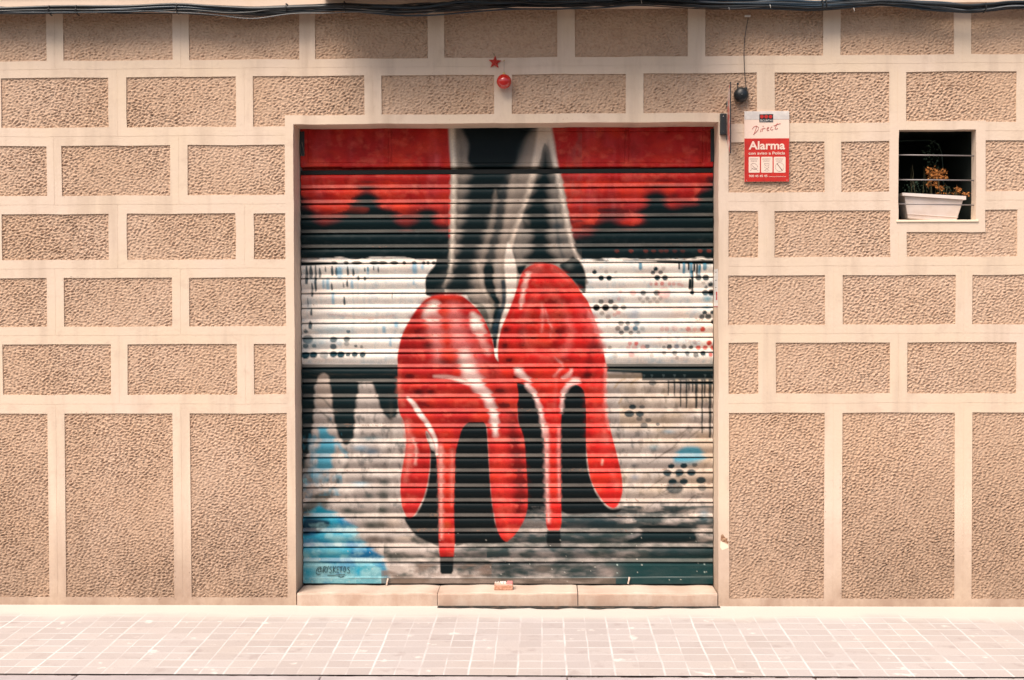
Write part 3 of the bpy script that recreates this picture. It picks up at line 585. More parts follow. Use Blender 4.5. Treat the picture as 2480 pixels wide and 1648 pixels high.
    c.stroke(Z_('4', [(122, -120), (128, -50), (136, 40), (145, 160), (150, 330), (125, 480), (75, 600), (45, 740), (25, 880), (15, 1010)]), [6, 14, 24, 28, 24, 16, 10, 8, 7, 4], (240, 226, 212), 3.2)
    # --- black under the shoes
    c.poly(Z_('5', [(1310, 120), (1345, 260), (1400, 330), (1425, 600), (1440, 900), (1450, 1170), (1330, 1150), (1200, 1075), (1130, 990), (1100, 915), (1190, 900), (1250, 810), (1300, 690), (1335, 500), (1340, 300)]), TDK, 2.5)
    c.poly(Z_('5', [(1650, 60), (1700, 10), (1800, -10), (1870, 20), (1900, 400), (1920, 700), (1955, 950), (2000, 1060), (2060, 1150), (1900, 1165), (1700, 1160), (1540, 1150), (1540, 700), (1560, 300), (1600, 150)]), TDK, 2.5)
    c.poly(Z_('4', [(190, 1195), (265, 1200), (340, 1290), (385, 1370), (430, 1500), (470, 1680), (480, 1850), (485, 2100), (490, 2390), (400, 2400), (260, 2380), (225, 2000), (215, 1600)]), TDK, 2.5)
    c.poly(Z_('4', [(630, 1350), (660, 1290), (700, 1250), (760, 1222), (820, 1250), (855, 1330), (870, 1600), (865, 1950), (930, 2200), (1000, 2320), (1090, 2400), (1190, 2400), (1150, 2440), (1000, 2440), (620, 2420), (600, 2000), (610, 1600)]), TDK, 2.5)
    c.mix(((V > 1226) & (V < 1300) & (U > 1265) & (U < 1320))*c.noise(14, 8, 71, .4, .9), (110, 104, 100), .8)
    # --- left shoe
    c.poly(Z_('5', [(1090, -500), (1640, -300), (1860, -240), (1930, -230), (2120, -240), (2165, -150), (2175, 0), (2210, 100), (2235, 200), (2250, 400), (2262, 600), (2265, 760), (2255, 860), (2220, 960), (2165, 1050), (2090, 1128), (2050, 1140), (1990, 1060), (1955, 930), (1920, 700), (1900, 400), (1885, 150), (1870, 40), (1800, -15), (1700, 15), (1640, 80), (1610, 180), (1580, 300), (1573, 500), (1565, 800), (1563, 1290), (1435, 1290), (1425, 900), (1412, 500), (1400, 330), (1370, 200), (1310, 90), (1300, 140), (1335, 240), (1342, 350), (1325, 540), (1292, 690), (1245, 800), (1195, 890), (1140, 920), (1100, 880), (1070, 780), (1058, 650), (1065, 520), (1090, 380), (1112, 240), (1110, 130), (1090, 0), (1050, -80), (1040, -200)]), RED, 2)
    c.poly(Z_('3', [(1480, 372), (1400, 375), (1330, 395), (1260, 450), (1190, 540), (1130, 640), (1080, 740), (1045, 860), (1030, 970), (1035, 1080), (1040, 1200), (1042, 1330), (1090, 1440), (1500, 1560), (1950, 1560), (2165, 1400), (2160, 1190), (2180, 1100), (2090, 1030), (2000, 1010), (1960, 960), (1945, 870), (1925, 780), (1870, 640), (1800, 520), (1720, 440), (1650, 385), (1560, 370)]), RED, 2)
    sh = lambda n, pts, wd, col, soft, a: c.stroke(Z_(n, pts), (np.array(wd)*1.3 if hasattr(wd, '__len__') else wd*1.15), col, soft*1.4+.5, min(1, a*1.0))
    sh('3', [(1320, 430), (1480, 400), (1620, 410)], 12, ORED, 6, .8)
    sh('3', [(1440, 430), (1500, 440)], 10, DRED, 6, .5)
    sh('3', [(1470, 500), (1480, 700), (1520, 900), (1560, 1000)], [20, 22, 20, 10], ORED, 8, .8)
    sh('3', [(1090, 780), (1180, 720), (1260, 700)], [6, 10, 6], (90, 14, 14), 6, .8)
    sh('3', [(1120, 790), (1320, 790)], [6, 8], (60, 14, 14), 5, .7)
    sh('3', [(1200, 580), (1150, 700)], 9, DRED, 8, .5)
    sh('3', [(1380, 470), (1340, 545), (1370, 610)], [16, 26, 22], (250, 226, 214), 6, .95)
    sh('3', [(1380, 640), (1395, 780), (1410, 900), (1415, 990)], [24, 20, 14, 8], (232, 140, 132), 8, .85)
    sh('3', [(1570, 520), (1590, 700), (1630, 850), (1680, 1000), (1720, 1080)], [20, 24, 30, 34, 34], (232, 128, 122), 8, .85)
    sh('3', [(1680, 950), (1700, 1040), (1730, 1120), (1780, 1190)], [22, 26, 26, 22], (250, 222, 210), 7, .9)
    sh('3', [(1745, 560), (1775, 650), (1810, 720)], [10, 24, 18], (250, 228, 216), 5, .95)
    sh('3', [(1810, 740), (1850, 840), (1890, 920)], [16, 14, 10], (240, 160, 150), 6, .8)
    sh('3', [(1690, 560), (1700, 690), (1760, 860), (1830, 1010)], [10, 10, 12, 10], (200, 26, 36), 6, .7)
    sh('3', [(1300, 470), (1230, 560), (1170, 680), (1110, 820), (1075, 940)], [6, 10, 12, 12, 8], (150, 22, 26), 8, .6)
    sh('3', [(1560, 480), (1620, 640), (1700, 820), (1770, 1000), (1830, 1120)], [14, 24, 28, 26, 18], (226, 120, 116), 12, .55)
    sh('3', [(1370, 560), (1390, 760), (1410, 960)], [24, 26, 14], (226, 120, 116), 12, .5)
    sh('3', [(1090, 1230), (1200, 1240), (1400, 1260), (1600, 1330), (1750, 1440)], [6, 10, 12, 12, 8], (150, 20, 22), 9, .45)
    sh('3', [(1990, 1100), (2050, 1250), (2080, 1400), (2090, 1540)], [10, 14, 16, 14], (228, 84, 74), 9, .5)
    sh('3', [(1740, 1170), (1800, 1240), (1870, 1320), (1920, 1420), (1940, 1520), (1950, 1620), (1965, 1700)], [22, 20, 18, 15, 12, 10, 5], (250, 214, 206), 5, .95)
    sh('3', [(1380, 1142), (1500, 1150), (1620, 1180), (1700, 1205)], [2.5, 6, 8, 10], (246, 196, 184), 2.5, .9)
    sh('3', [(1500, 1190), (1620, 1210)], 8, DRED, 5, .4)
    for x, y, rx, ry, a in ((1145, 1140, 18, 9, .65), (1230, 1290, 16, 9, .75), (1345, 1290, 12, 9, .6), (1320, 850, 14, 9, .6), (1470, 1000, 16, 9, .5), (1590, 1010, 16, 8, .4), (1130, 960, 20, 9, .3), (1700, 1290, 20, 8, .35), (1990, 1280, 16, 9, .45), (1260, 1400, 18, 10, .5), (1330, 1430, 16, 9, .4), (2050, 1420, 22, 12, .45), (2120, 1060, 16, 9, .5), (2080, 990, 18, 9, .5), (1950, 1100, 12, 8, .4), (1700, 1560, 40, 9, .35)):
        c.blob(*Z_('3', [(x, y)])[0], rx*1.15, ry*1.1, (64, 10, 14), min(.9, a*1.3))
    sh('3', [(1048, 1180), (1050, 1300), (1080, 1400)], 8, (236, 130, 110), 5, .6)
    sh('3', [(1130, 1350), (1180, 1400), (1230, 1480), (1290, 1560), (1340, 1640), (1380, 1720), (1400, 1800), (1405, 1880)], [5, 8, 9, 9, 8, 7, 6, 4], (250, 226, 216), 2.2, .95)
    sh('5', [(1120, 0), (1140, 120), (1150, 260), (1130, 420), (1110, 560)], [12, 14, 14, 12, 6], (238, 130, 116), 5, .7)
    sh('5', [(1180, 180), (1210, 260), (1200, 400)], 5, (246, 190, 176), 3, .7); sh('5', [(1250, 250), (1290, 420)], 9, DRED, 6, .5)
    sh('5', [(1270, 30), (1290, 120)], 8, DRED, 5, .5)
    sh('5', [(1500, 120), (1500, 400), (1495, 700), (1495, 1000)], [22, 18, 16, 14], ORED, 6, .6)
    sh('5', [(1440, 250), (1445, 500), (1445, 800), (1450, 1100)], [9, 8, 6, 5], (244, 170, 156), 4, .8)
    sh('5', [(1550, 270), (1548, 500), (1545, 800)], [6, 6, 4], (236, 130, 116), 3, .7)
    sh('5', [(1500, 980), (1490, 1010)], 12, (190, 100, 50), 4, .4)
    c.poly(Z_('5', [(1432, 1290), (1562, 1290), (1560, 1420), (1545, 1450), (1450, 1450), (1436, 1430)]), TDK, 2, 1, False)
    sh('5', [(1960, -80), (1960, 60), (1965, 140)], [10, 8, 3], (250, 224, 214), 4, .9)
    sh('5', [(2120, 60), (2160, 300), (2190, 500), (2200, 700), (2180, 850)], [16, 22, 24, 22, 12], (90, 16, 16), 8, .75)
    sh('5', [(2000, 200), (2010, 500), (2030, 800), (2060, 1000)], [18, 20, 22, 18], (230, 60, 48), 9, .6)
    # --- right shoe
    c.poly(Z_('4', [(430, 80), (350, 90), (290, 125), (240, 190), (210, 290), (170, 410), (120, 540), (60, 680), (30, 800), (22, 900), (30, 1010), (60, 1100), (130, 1180), (200, 1205), (300, 1230), (370, 1330), (420, 1450), (450, 1600), (470, 1800), (480, 2000), (490, 2250), (490, 2585), (615, 2585), (618, 2250), (615, 1900), (618, 1650), (628, 1450), (645, 1330), (690, 1255), (760, 1222), (825, 1260), (850, 1330), (862, 1500), (860, 1750), (875, 1950), (905, 2120), (960, 2240), (1020, 2330), (1090, 2385), (1140, 2385), (1185, 2320), (1205, 2220), (1195, 2080), (1165, 1940), (1130, 1800), (1090, 1650), (1050, 1500), (1035, 1350), (1050, 1200), (1052, 1060), (1035, 950), (1010, 830), (975, 700), (930, 570), (880, 440), (830, 370), (780, 300), (720, 220), (640, 150), (570, 95), (500, 80)]), (214, 38, 34), 2)
    sh('4', [(360, 130), (420, 110)], 16, (238, 120, 108), 6, .8); sh('4', [(480, 140), (560, 150), (640, 210)], 12, (222, 70, 60), 8, .7)
    sh('4', [(310, 180), (285, 250), (265, 330), (250, 430), (240, 500)], [10, 9, 8, 7, 3], (250, 196, 182), 3, .85)
    sh('4', [(230, 330), (180, 430), (130, 560)], 8, (190, 30, 26), 6, .6)
    sh('4', [(540, 110), (640, 190), (740, 290)], [7, 7, 5], (240, 120, 108), 4, .6)
    sh('4', [(600, 240), (760, 330)], 14, (226, 60, 54), 8, .5)
    sh('4', [(470, 330), (540, 380), (600, 430)], 18, (120, 18, 18), 9, .5)
    sh('4', [(390, 300), (370, 500), (330, 700), (290, 850)], [12, 14, 14, 12], (222, 52, 40), 8, .5)
    sh('4', [(440, 460), (450, 560), (440, 720)], [4, 6, 4], (242, 150, 138), 3, .75); sh('4', [(475, 520), (500, 610), (535, 690), (520, 760)], [3, 4, 5, 4], (244, 160, 150), 2.5, .75)
    sh('4', [(620, 520), (680, 620), (720, 720), (690, 840), (640, 950)], [14, 12, 10, 10, 12], (236, 110, 106), 7, .65)
    sh('4', [(780, 430), (850, 560), (910, 700), (940, 860)], [10, 18, 20, 16], (230, 80, 78), 9, .7)
    sh('4', [(880, 520), (950, 660), (1000, 800), (1020, 900)], [6, 9, 10, 8], (244, 150, 144), 5, .8)
    sh('4', [(930, 800), (900, 900), (880, 1040), (860, 1160)], [10, 10, 9, 8], (110, 18, 20), 6, .6)
    for x, y, rx, ry, a in ((100, 700, 12, 10, .7), (260, 720, 14, 10, .7), (90, 850, 12, 12, .7), (285, 850, 18, 11, .7), (580, 430, 24, 9, .5), (610, 560, 22, 10, .5), (550, 720, 18, 9, .55), (620, 700, 20, 9, .4), (300, 560, 14, 9, .5), (130, 990, 16, 10, .7), (340, 430, 12, 8, .4), (300, 640, 30, 5, .6), (470, 600, 20, 8, .4), (480, 850, 40, 10, .3), (330, 780, 26, 4, .7), (880, 1130, 18, 9, .7), (660, 990, 26, 10, .5), (190, 1150, 12, 7, .7), (340, 1130, 16, 9, .5), (970, 860, 16, 9, .5), (60, 1280, 18, 8, .5), (80, 1420, 20, 9, .5), (420, 1290, 16, 8, .5), (930, 1290, 22, 9, .4), (170, 1500, 14, 14, .5)):
        c.blob(*Z_('4', [(x, y)])[0], rx*1.15, ry*1.1, (64, 10, 14), min(.9, a*1.3))
    sh('4', [(210, 1090), (240, 1110), (280, 1160), (330, 1190)], [12, 12, 8, 5], (250, 222, 212), 4, .9)
    sh('4', [(300, 1230), (350, 1280), (395, 1370), (430, 1480), (450, 1600), (462, 1700)], [9, 9, 8, 8, 7, 5], (250, 206, 198), 3, .9)
    sh('4', [(560, 1140), (600, 1090), (640, 1045), (560, 960)], [4, 6, 4, 2], (244, 160, 150), 3, .7); sh('4', [(720, 1090), (690, 1130), (640, 1165)], [6, 7, 4], (250, 196, 186), 3, .85)
    sh('4', [(790, 1190), (740, 1195), (690, 1230), (650, 1290), (632, 1380), (628, 1480)], [8, 12, 9, 8, 6, 4], (248, 206, 198), 3, .85)
    sh('4', [(580, 1150), (570, 1300), (560, 1450)], 5, (236, 110, 100), 4, .6); sh('4', [(860, 1330), (880, 1500), (880, 1700)], 8, (150, 20, 20), 6, .5)
    sh('4', [(1045, 1040), (1040, 1200), (1035, 1350), (1045, 1500), (1075, 1650)], [5, 6, 7, 7, 4], (238, 140, 130), 3, .8)
    sh('4', [(970, 1200), (980, 1400), (1000, 1650), (1050, 1850)], [14, 16, 18, 14], (232, 70, 62), 8, .6)
    sh('6', [(1030, 90), (1060, 200)], 8, (240, 130, 120), 5, .6); sh('6', [(1110, 500), (1150, 620)], 10, (236, 100, 92), 5, .6); sh('6', [(1015, 370), (1010, 410)], 4, (250, 190, 170), 2, .8)
    sh('6', [(480, 60), (490, 250), (490, 500), (495, 750), (505, 950)], [10, 9, 8, 7, 6], (246, 180, 172), 4, .85)
    sh('6', [(600, 60), (598, 300), (600, 550), (605, 750)], [6, 6, 6, 5], (240, 150, 142), 3, .75)
    sh('6', [(545, 60), (545, 400), (548, 800)], [12, 12, 12], (220, 44, 34), 5, .7)
    c.poly(Z_('6', [(490, 1035), (614, 1035), (622, 1150), (618, 1192), (500, 1192), (484, 1150)]), TDK, 2, 1, False)
    L1 = [(470, 330), (620, 430), (700, 620), (690, 800), (600, 930), (460, 960), (330, 880), (270, 720), (290, 540), (370, 400), (470, 330)]
    L2 = [(480, 430), (590, 520), (630, 660), (590, 800), (470, 840), (370, 760), (360, 600), (410, 480), (480, 430)]
    sh('4', L1, 7, (236, 100, 90), 7, .5); sh('4', L2, 9, (120, 18, 18), 7, .55); sh('4', [(480, 560), (540, 640), (520, 720), (450, 720), (430, 640), (480, 560)], 5, (236, 100, 90), 5, .5)
    # scattered specks
    lum = (c.C[:, 0] > .25) & (c.C[:, 1] < .16*1.0) & (c.C[:, 0] > 2.6*c.C[:, 1])
    c.mix(lum*c.noise(16, 14, 81, .5, 1), (150, 26, 22), .5); c.mix(lum*c.noise(22, 16, 82, .55, 1), (224, 96, 78), .5); c.mix(lum*c.noise(60, 40, 83, .5, 1), (226, 62, 36), .5)
    r = np.random.RandomState(5)
    for k in range(60):
        c.blob(r.uniform(745, 1725), r.uniform(1290, 1408), r.uniform(.9, 1.7), r.uniform(.9, 1.5), (190, 190, 180), .8, 1)
    for x, y in ((1495, 1368), (1494, 1387), (1706, 1366), (1706, 1385), (757, 1407), (847, 1407)): c.blob(x, y, 2, 2, (160, 176, 170), .8, 1)

M_mural = bpy.data.materials.new('spray_paint_mural'); M_mural.use_nodes = True
t = M_mural.node_tree; pb = t.nodes['Principled BSDF']; at = t.nodes.new('ShaderNodeAttribute'); at.attribute_name = 'paint'
pb.inputs['Roughness'].default_value = .5; pb.inputs['Specular IOR Level'].default_value = .12
tc = t.nodes.new('ShaderNodeTexCoord'); n1 = t.nodes.new('ShaderNodeTexNoise'); n1.inputs['Scale'].default_value = 260; n1.inputs['Detail'].default_value = 4
t.links.new(tc.outputs['Object'], n1.inputs[0])
mr = t.nodes.new('ShaderNodeMapRange'); mr.inputs[1].default_value = .3; mr.inputs[2].default_value = .7; mr.inputs[3].default_value = .82; mr.inputs[4].default_value = 1.12
t.links.new(n1.outputs[0], mr.inputs[0])
mx = t.nodes.new('ShaderNodeVectorMath'); mx.operation = 'SCALE'; t.links.new(at.outputs['Color'], mx.inputs[0]); t.links.new(mr.outputs[0], mx.inputs['Scale'])
t.links.new(mx.outputs[0], pb.inputs['Base Color'])
bu = t.nodes.new('ShaderNodeBump'); bu.inputs['Strength'].default_value = .12; bu.inputs['Distance'].default_value = .002
t.links.new(n1.outputs[0], bu.inputs['Height']); t.links.new(bu.outputs[0], pb.inputs['Normal'])

SH = empty('roller_shutter', 'ribbed metal roller shutter painted with a pair of glossy red high heels', 'shutter', (0, .18, 0))
SH.location = (0, 0, 0)
sx0, sx1 = door[0]+.004, door[1]-.004
NU = 520
ux = np.linspace(sx0, sx1, NU)
def zS(v): return W(1240, v, REV)[1]
rows = []   # (z, y offset towards street, paleness of dusty lit lip, seam id)
seams = [421.5, 457.6]+[457.6+36.24*k for k in range(1, 26)]
prof = [(0, -.002, 0), (.02, .0030, 0), (.045, .0066, 0), (.08, .0094, 0), (.14, .0116, 0), (.21, .0126, 0), (.29, .0124, 0), (.38, .0102, 0), (.47, .0070, 0), (.55, .0036, 0), (.62, .0004, 0), (.66, -.0012, .1), (.69, -.0014, .4), (.735, .0012, .6), (.785, .0046, .6), (.835, .0074, .6), (.88, .0090, .5), (.905, .0090, .3), (.93, .0072, 0), (.945, .0015, 0), (.96, -.002, 0), (.99, -.002, 0)]
rr = np.random.RandomState(11)
for s_ in range(len(seams)-1):
    a, b_ = seams[s_], seams[s_+1]
    for f, o, d in prof: rows.append((a+(b_-a)*f, o, d, s_))
rows.append((seams[-1], 0, 0, len(seams)-2))
R = np.array(rows); zz = np.array([zS(v) for v in R[:, 0]])
GXs, GZs = np.meshgrid(ux, zz)
wave = np.zeros_like(GXs)
for s_ in range(len(seams)-1):
    k = R[:, 3] == s_; amp_ = .0006+.0011*(s_/26.)**2
    ph = rr.uniform(0, 6.28, 3)
    wv = amp_*(np.sin(ux*2.3+ph[0])+.6*np.sin(ux*5.1+ph[1])+.35*np.sin(ux*11+ph[2]))
    wave[k] = wv[None, :]*np.minimum(1, 1.0)
env = np.sin(np.pi*np.linspace(0, 1, NU))[None, :]
GZw = GZs+wave*env*.7
GYs = REV-R[:, 1][:, None]+0*GXs - wave*1.2
Uc, Vc = PROJ(GXs, np.full_like(GXs, REV), GZs)
PH = np.interp(R[:, 0]*0+np.array([(f_) for f_ in ([p_[0] for p_ in prof]*(len(seams)-1)+[1.])]), [0, .1, .3, .6, .66, .74, .88, .93, 1], [.9, -.6, -.1, 1.1, .9, -1., -.9, 1.1, .9])
cv = Canvas(Uc, Vc, np.repeat(PH, NU)); mural(cv)
dust_light = np.repeat(R[:, 2], NU)*(0.55+.6*cv.noise(70, 30, 91))  # pale dusty lips, plus the light they catch mixed into the colour
dust_light = np.clip(dust_light*(.28+.85*np.clip(cv.C[:, 1]/.45, 0, 1)), 0, 1)[:, None]
dc = lin((240, 222, 206)); colr = cv.C*.85
colr = colr*(1-dust_light*.6)+dc*.85*dust_light*.6
scr = (cv.noise(7, 2.2, 95)*cv.noise(90, 60, 96) > .70).astype(float)[:, None]*np.repeat((R[:, 2] > .3).astype(float), NU)[:, None]
colr = colr*(1-scr*.6)+lin((120, 92, 76))*scr*.6
slot = np.repeat((R[:, 1] < -.0018).astype(float), NU)[:, None]  # slot rows darkened in the colour to deepen the shade between slats
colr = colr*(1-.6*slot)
def gridfaces(nr, nc):
    i = np.arange(nr*nc).reshape(nr, nc)
    return np.stack([i[:-1, :-1], i[:-1, 1:], i[1:, 1:], i[1:, :-1]], -1).reshape(-1, 4)
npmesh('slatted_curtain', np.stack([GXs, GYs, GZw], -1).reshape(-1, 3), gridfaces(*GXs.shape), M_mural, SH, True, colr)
def sheet(name, va, vb, nrow, yfun, x0=sx0, x1=sx1, nu=NU):
    vv = np.linspace(va, vb, nrow); xs_ = np.linspace(x0, x1, nu); z_ = np.array([zS(v) for v in vv])
    gx, gz_ = np.meshgrid(xs_, z_); u, v = PROJ(gx, np.full_like(gx, REV), gz_)
    cc = Canvas(u, v); mural(cc); gy = yfun(u, v)
    return npmesh(name, np.stack([gx, gy, gz_], -1).reshape(-1, 3), gridfaces(*gx.shape), M_mural, SH, True, cc.C*.85)
def topy(u, v):
    y = np.full_like(u, REV-.012)
    g = np.zeros_like(u, bool)
    for x in (746, 942, 949, 1514, 1523, 1702, 1710): g |= (abs(u-x) < 1.1) & (v < 396)
    g |= (abs(v-396.5) < 1.3) & (((u > 746) & (u < 942)) | ((u > 949) & (u < 1514)) | ((u > 1523) & (u < 1702)))
    g |= (abs(v-319) < 1.1) & (u > 1260)
    y[g] += .0035
    y += .0009*np.sin(u/60.)
    y[v > 404.5] = REV-.006; y[v > 406] = REV+.03
    return y
sheet('header_panel', 300, 409, 84, topy, nu=680)
def boty(u, v):
    y = np.full_like(u, REV-.010)
    y[v < 1368] = REV-.004; y[v < 1366.5] = REV
    y[v > 1398.5] -= .004; y[(v > 1397) & (v < 1399.5)] -= .003
    y += .0012*np.sin(u/90.+1)
    return y
sheet('bottom_rail', 1363.6, 1412.5, 34, boty)
b = MB(); b.box(sx0, sx1, REV+.035, REV+.05, zS(1420), zS(290)); b.box(sx0, sx1, REV-.004, REV+.034, zS(421), zS(411))
b.build('shutter_void', M_dark, SH)  # near-black filler standing for the shaded hollow behind curtain and header gap
b = MB(); b.box(sx0, sx1, REV+.004, REV+.034, zS(1420), zS(1413)); b.build('curtain_gap_shade', M_dark, SH)  # near-black strip standing for the shaded gap under the curtain
# guide mouths at the two top corners
for (xa, xb_, ya, yb_) in ((726.5, 737, 319, 378), (1721, 1729.5, 312, 392)):
    b = MB(); p0 = W(xa, yb_, REV-.016); p1 = W(xb_, ya, REV-.016)
    b.box(p0[0], p1[0], REV-.016, REV-.0125, p0[1], p1[1]); b.build('guide_mouth', M_black, SH)
b = MB(); pts = [(731, 345), (735, 362), (737.5, 372), (735, 379), (731, 377), (728, 370), (727, 350)]
b.tube([(W(*p, REV-.02)[0], REV-.02, W(*p, REV-.02)[1]) for p in pts], .0012, 6); b.build('pull_cord', mat('cord', (.2, .18, .15, 1)), SH)
# pins of the bottom rail
for x, ya, yb_, wd in ((938.5, 1401, 1417, 5), (1523, 1398, 1414, 4)):
    b = MB(); p0 = W(x-2, yb_, REV-.02); p1 = W(x+1.5, ya, REV-.02)
    b.tube([(p0[0], REV-.024, p0[1]), ((p0[0]+p1[0])/2, REV-.026, (p0[1]+p1[1])/2), (p1[0], REV-.022, p1[1])], [.0042, .004, .005], 8)
    b.build('locking_pin', mat('pin_metal', (.62, .5, .42, 1), .5), SH)
# signature, hand painted
def ribbons(letters, y, wd):
    b = MB()
    for pts in letters:
        P = [Vector((W(px_, py_, y)[0], y, W(px_, py_, y)[1])) for px_, py_ in pts]
        b.tube(P, wd, 5)
    return b
sg = lambda pts: [(740+p[0]/10.727, 1340+p[1]/10.727) for p in pts]
LET = [sg(q) for q in (
 [(385, 480), (340, 490), (320, 450), (345, 400), (385, 380), (395, 430), (390, 480), (430, 470), (425, 400), (380, 355), (320, 380), (280, 450), (275, 520), (320, 560), (390, 540)],
 [(455, 510), (465, 430), (475, 350)], [(465, 370), (510, 345), (530, 370), (500, 420), (470, 430), (530, 510)],
 [(545, 350), (565, 420), (600, 330)], [(565, 420), (550, 500)],
 [(670, 350), (630, 375), (625, 405), (660, 430), (680, 470), (650, 505), (610, 495)],
 [(725, 340), (715, 510)], [(790, 340), (725, 430), (790, 510)],
 [(870, 350), (820, 360), (815, 510), (865, 510)], [(815, 430), (860, 425)],
 [(880, 365), (960, 350)], [(920, 360), (915, 490)],
 [(1020, 350), (985, 400), (980, 460), (1010, 490), (1040, 450), (1045, 390), (1020, 350)],
 [(1140, 365), (1095, 370), (1085, 400), (1110, 425), (1145, 460), (1145, 505), (1105, 520), (1075, 500)],
 [(565, 575), (750, 575), (870, 560), (1030, 560)], [(850, 600), (920, 625), (1000, 600)])]
ribbons(LET, REV-.0152, .0015).build('painted_signature', mat('signature_paint', rgba((6, 50, 58), .6), .6), SH)

# ------------------------------------------------------------------ doorstep and floor lock
ST = empty('door_step', 'worn pale stone doorstep of three blocks below the painted shutter', 'step')
zt0 = W(1240, 1437, -.010)[1]
def stone(xa, xb_, dz, tilt):
    x0, x1 = W(xa, 1450, -.022)[0], W(xb_, 1450, -.022)[0]; n = 26; vs = []; fs = []
    prof_ = [(-.009, .0), (-.010, .02), (-.010, zt0-.009), (-.0075, zt0-.003), (-.003, zt0), (.06, zt0+.001), (.15, zt0+.001), (.3, zt0+.001)]
    for i in range(n+1):
        t_ = i/n; x = x0+(x1-x0)*t_
        e = .004 if i in (0, n) else 0
        for yy, z_ in prof_:
            wob = .0016*math.sin(x*17)+.001*math.sin(x*41+1)
            vs.append((x, yy+wob*.6+(e if yy < 0 else 0), (z_+dz+tilt*(t_-.5)+wob-(e*.6 if z_ > .03 else 0)) if z_ > 0 else -.03))
    m_ = len(prof_)
    for i in range(n):
        for k in range(m_-1): fs.append((i*m_+k, (i+1)*m_+k, (i+1)*m_+k+1, i*m_+k+1))
    fs.append(tuple(range(m_))); fs.append(tuple(n*m_+k for k in range(m_-1, -1, -1)))
    b = MB(); b.add(vs, fs); return b.build('step_stone', M_stone, ST, smooth=False)
stone(718, 1058, -.001, .002); stone(1059.4, 1398.6, .001, .002); stone(1400.8, 1738.5, .0, -.002)

M_brick = mat('rusty_block', (.42, .20, .12, 1), .8, noise=[(90, (.60, .34, .24, 1), .45, .65)])
LK = empty('floor_lock', 'small rusty pink floor lock with two white tabs at the centre foot of the shutter', 'lock')
p0 = W(1197, 1424, .05); p1 = W(1242, 1405, .05); lz = zt0+.0025
x0, x1 = p0[0], p1[0]
b = MB(); b.box(x0, x1, .045, .115, lz, lz+.022); b.build('lock_body', M_brick, LK, bevel=.003)
b = MB(); b.box(x0+.001, x1-.002, .05, .112, lz+.0225, lz+.026); b.build('cover_plate', mat('peach_plate', (.70, .45, .36, 1), .7, noise=[(40, (.5, .3, .22, 1), .5, .6)]), LK)
b = MB(); b.box(x0+.063, x1-.003, .06, .105, lz+.0262, lz+.034); b.build('sticker', mat('pink_sticker', (.80, .26, .25, 1), .6), LK)
for k in (0, 1):
    b = MB(); b.box(x0+.033+k*.014, x0+.044+k*.014, .07, .085, lz+.0262, lz+.036); b.build('tab', M_white, LK, bevel=.001)
for k in range(4):
    b = MB(); xx = x0+.006+k*.012; b.lathe((xx, .1, lz+.0262), [(.004, 0), (.004, .003+.001*k), (.002, .004+.001*k)], 'z', 10); b.build('rivet', M_white, LK)

# ------------------------------------------------------------------ window recess, bars, planter
WN = empty('window_opening', 'small dark barred window recess high in the right of the wall', 'window')
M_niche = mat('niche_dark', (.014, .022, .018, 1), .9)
b = MB(); x0, x1, z0, z1 = win
t_ = .003
b.box(x0-.14, x0-.02, .0712, .75, z0-.05, z1+.1); b.box(x1+.02, x1+.14, .0712, .75, z0-.05, z1+.1)
b.box(x0-.138, x1+.138, .7501, .78, z0-.05, z1+.1)
b.box(x0-.02, x1+.02, .0712, .75, z1+.02, z1+.1); b.box(x0-.02, x1+.02, .0712, .75, z0-.05, z0-.001)
b.build('niche_lining', M_niche, WN)
b = MB(); b.box(x0-.01, x1+.012, -.006, .1, z0-.011, z0-.0005)
b.build('sill', mat('sill_render', (.80, .68, .52, 1), .8), WN, bevel=.003)
for py0, py1 in ((376, 378), (436, 437.5), (494.5, 497.5)):
    yb_ = .03; a_ = W(2170, py0, yb_); c_ = W(2362, py1, yb_)
    b = MB(); b.tube([(a_[0], yb_, a_[1]), ((a_[0]+c_[0])/2, yb_, (a_[1]+c_[1])/2+.0006), (c_[0]+.004, yb_, c_[1])], .0034, 10); b.build('bar', M_bar, WN, smooth=True)
b = MB(); a_ = W(2358, 440, .05); c_ = W(2358, 500, .05); b.tube([(a_[0], .05, a_[1]), (c_[0], .05, c_[1])], .002, 6); b.build('bar_bracket', M_black, WN)
# curved pipe deep in the recess
b = MB(); pts = [(2150, 343), (2200, 341), (2250, 340), (2262, 343), (2272, 351), (2278, 362), (2281, 375), (2283, 400), (2284, 420), (2286, 450)]
b.tube([(W(*p, .45)[0], .45, W(*p, .45)[1]) for p in pts], .0045, 8); b.build('curved_pipe', mat('pipe_green', (.07, .12, .10, 1), .4), WN, smooth=True)

PT = empty('window_planter', 'white plastic trough planter with dry orange plant behind the window bars', 'planter')
wz = lambda px_, py_, y_: Vector((W(px_, py_, y_)[0], y_, W(px_, py_, y_)[1]))
def zz_(p): return (2150+p[0]/6.03, 300+p[1]/6.03)
yF = .055
b = MB()
TL, TR, BL, BR = wz(*zz_((240, 1040)), yF), wz(*zz_((1110, 1100)), yF), wz(*zz_((295, 1385)), yF+.02), wz(*zz_((1000, 1437)), yF+.02)
dp = Vector((0, .17, 0)); dq = Vector((0, .13, 0))
b.add([TL, TR, BR, BL, TL+dp, TR+dp, BR+dq, BL+dq], [(0, 1, 2, 3), (4, 7, 6, 5), (0, 3, 7, 4), (1, 5, 6, 2), (3, 2, 6, 7)])
M_pot = mat('white_planter', (.74, .66, .62, 1), .5, noise=[(12, (.66, .56, .50, 1), .4, .7)])
b.build('trough', M_pot, PT, bevel=.004)
b = MB()
A, B2 = wz(*zz_((215, 1008)), yF-.012), wz(*zz_((1145, 1058)), yF-.012)
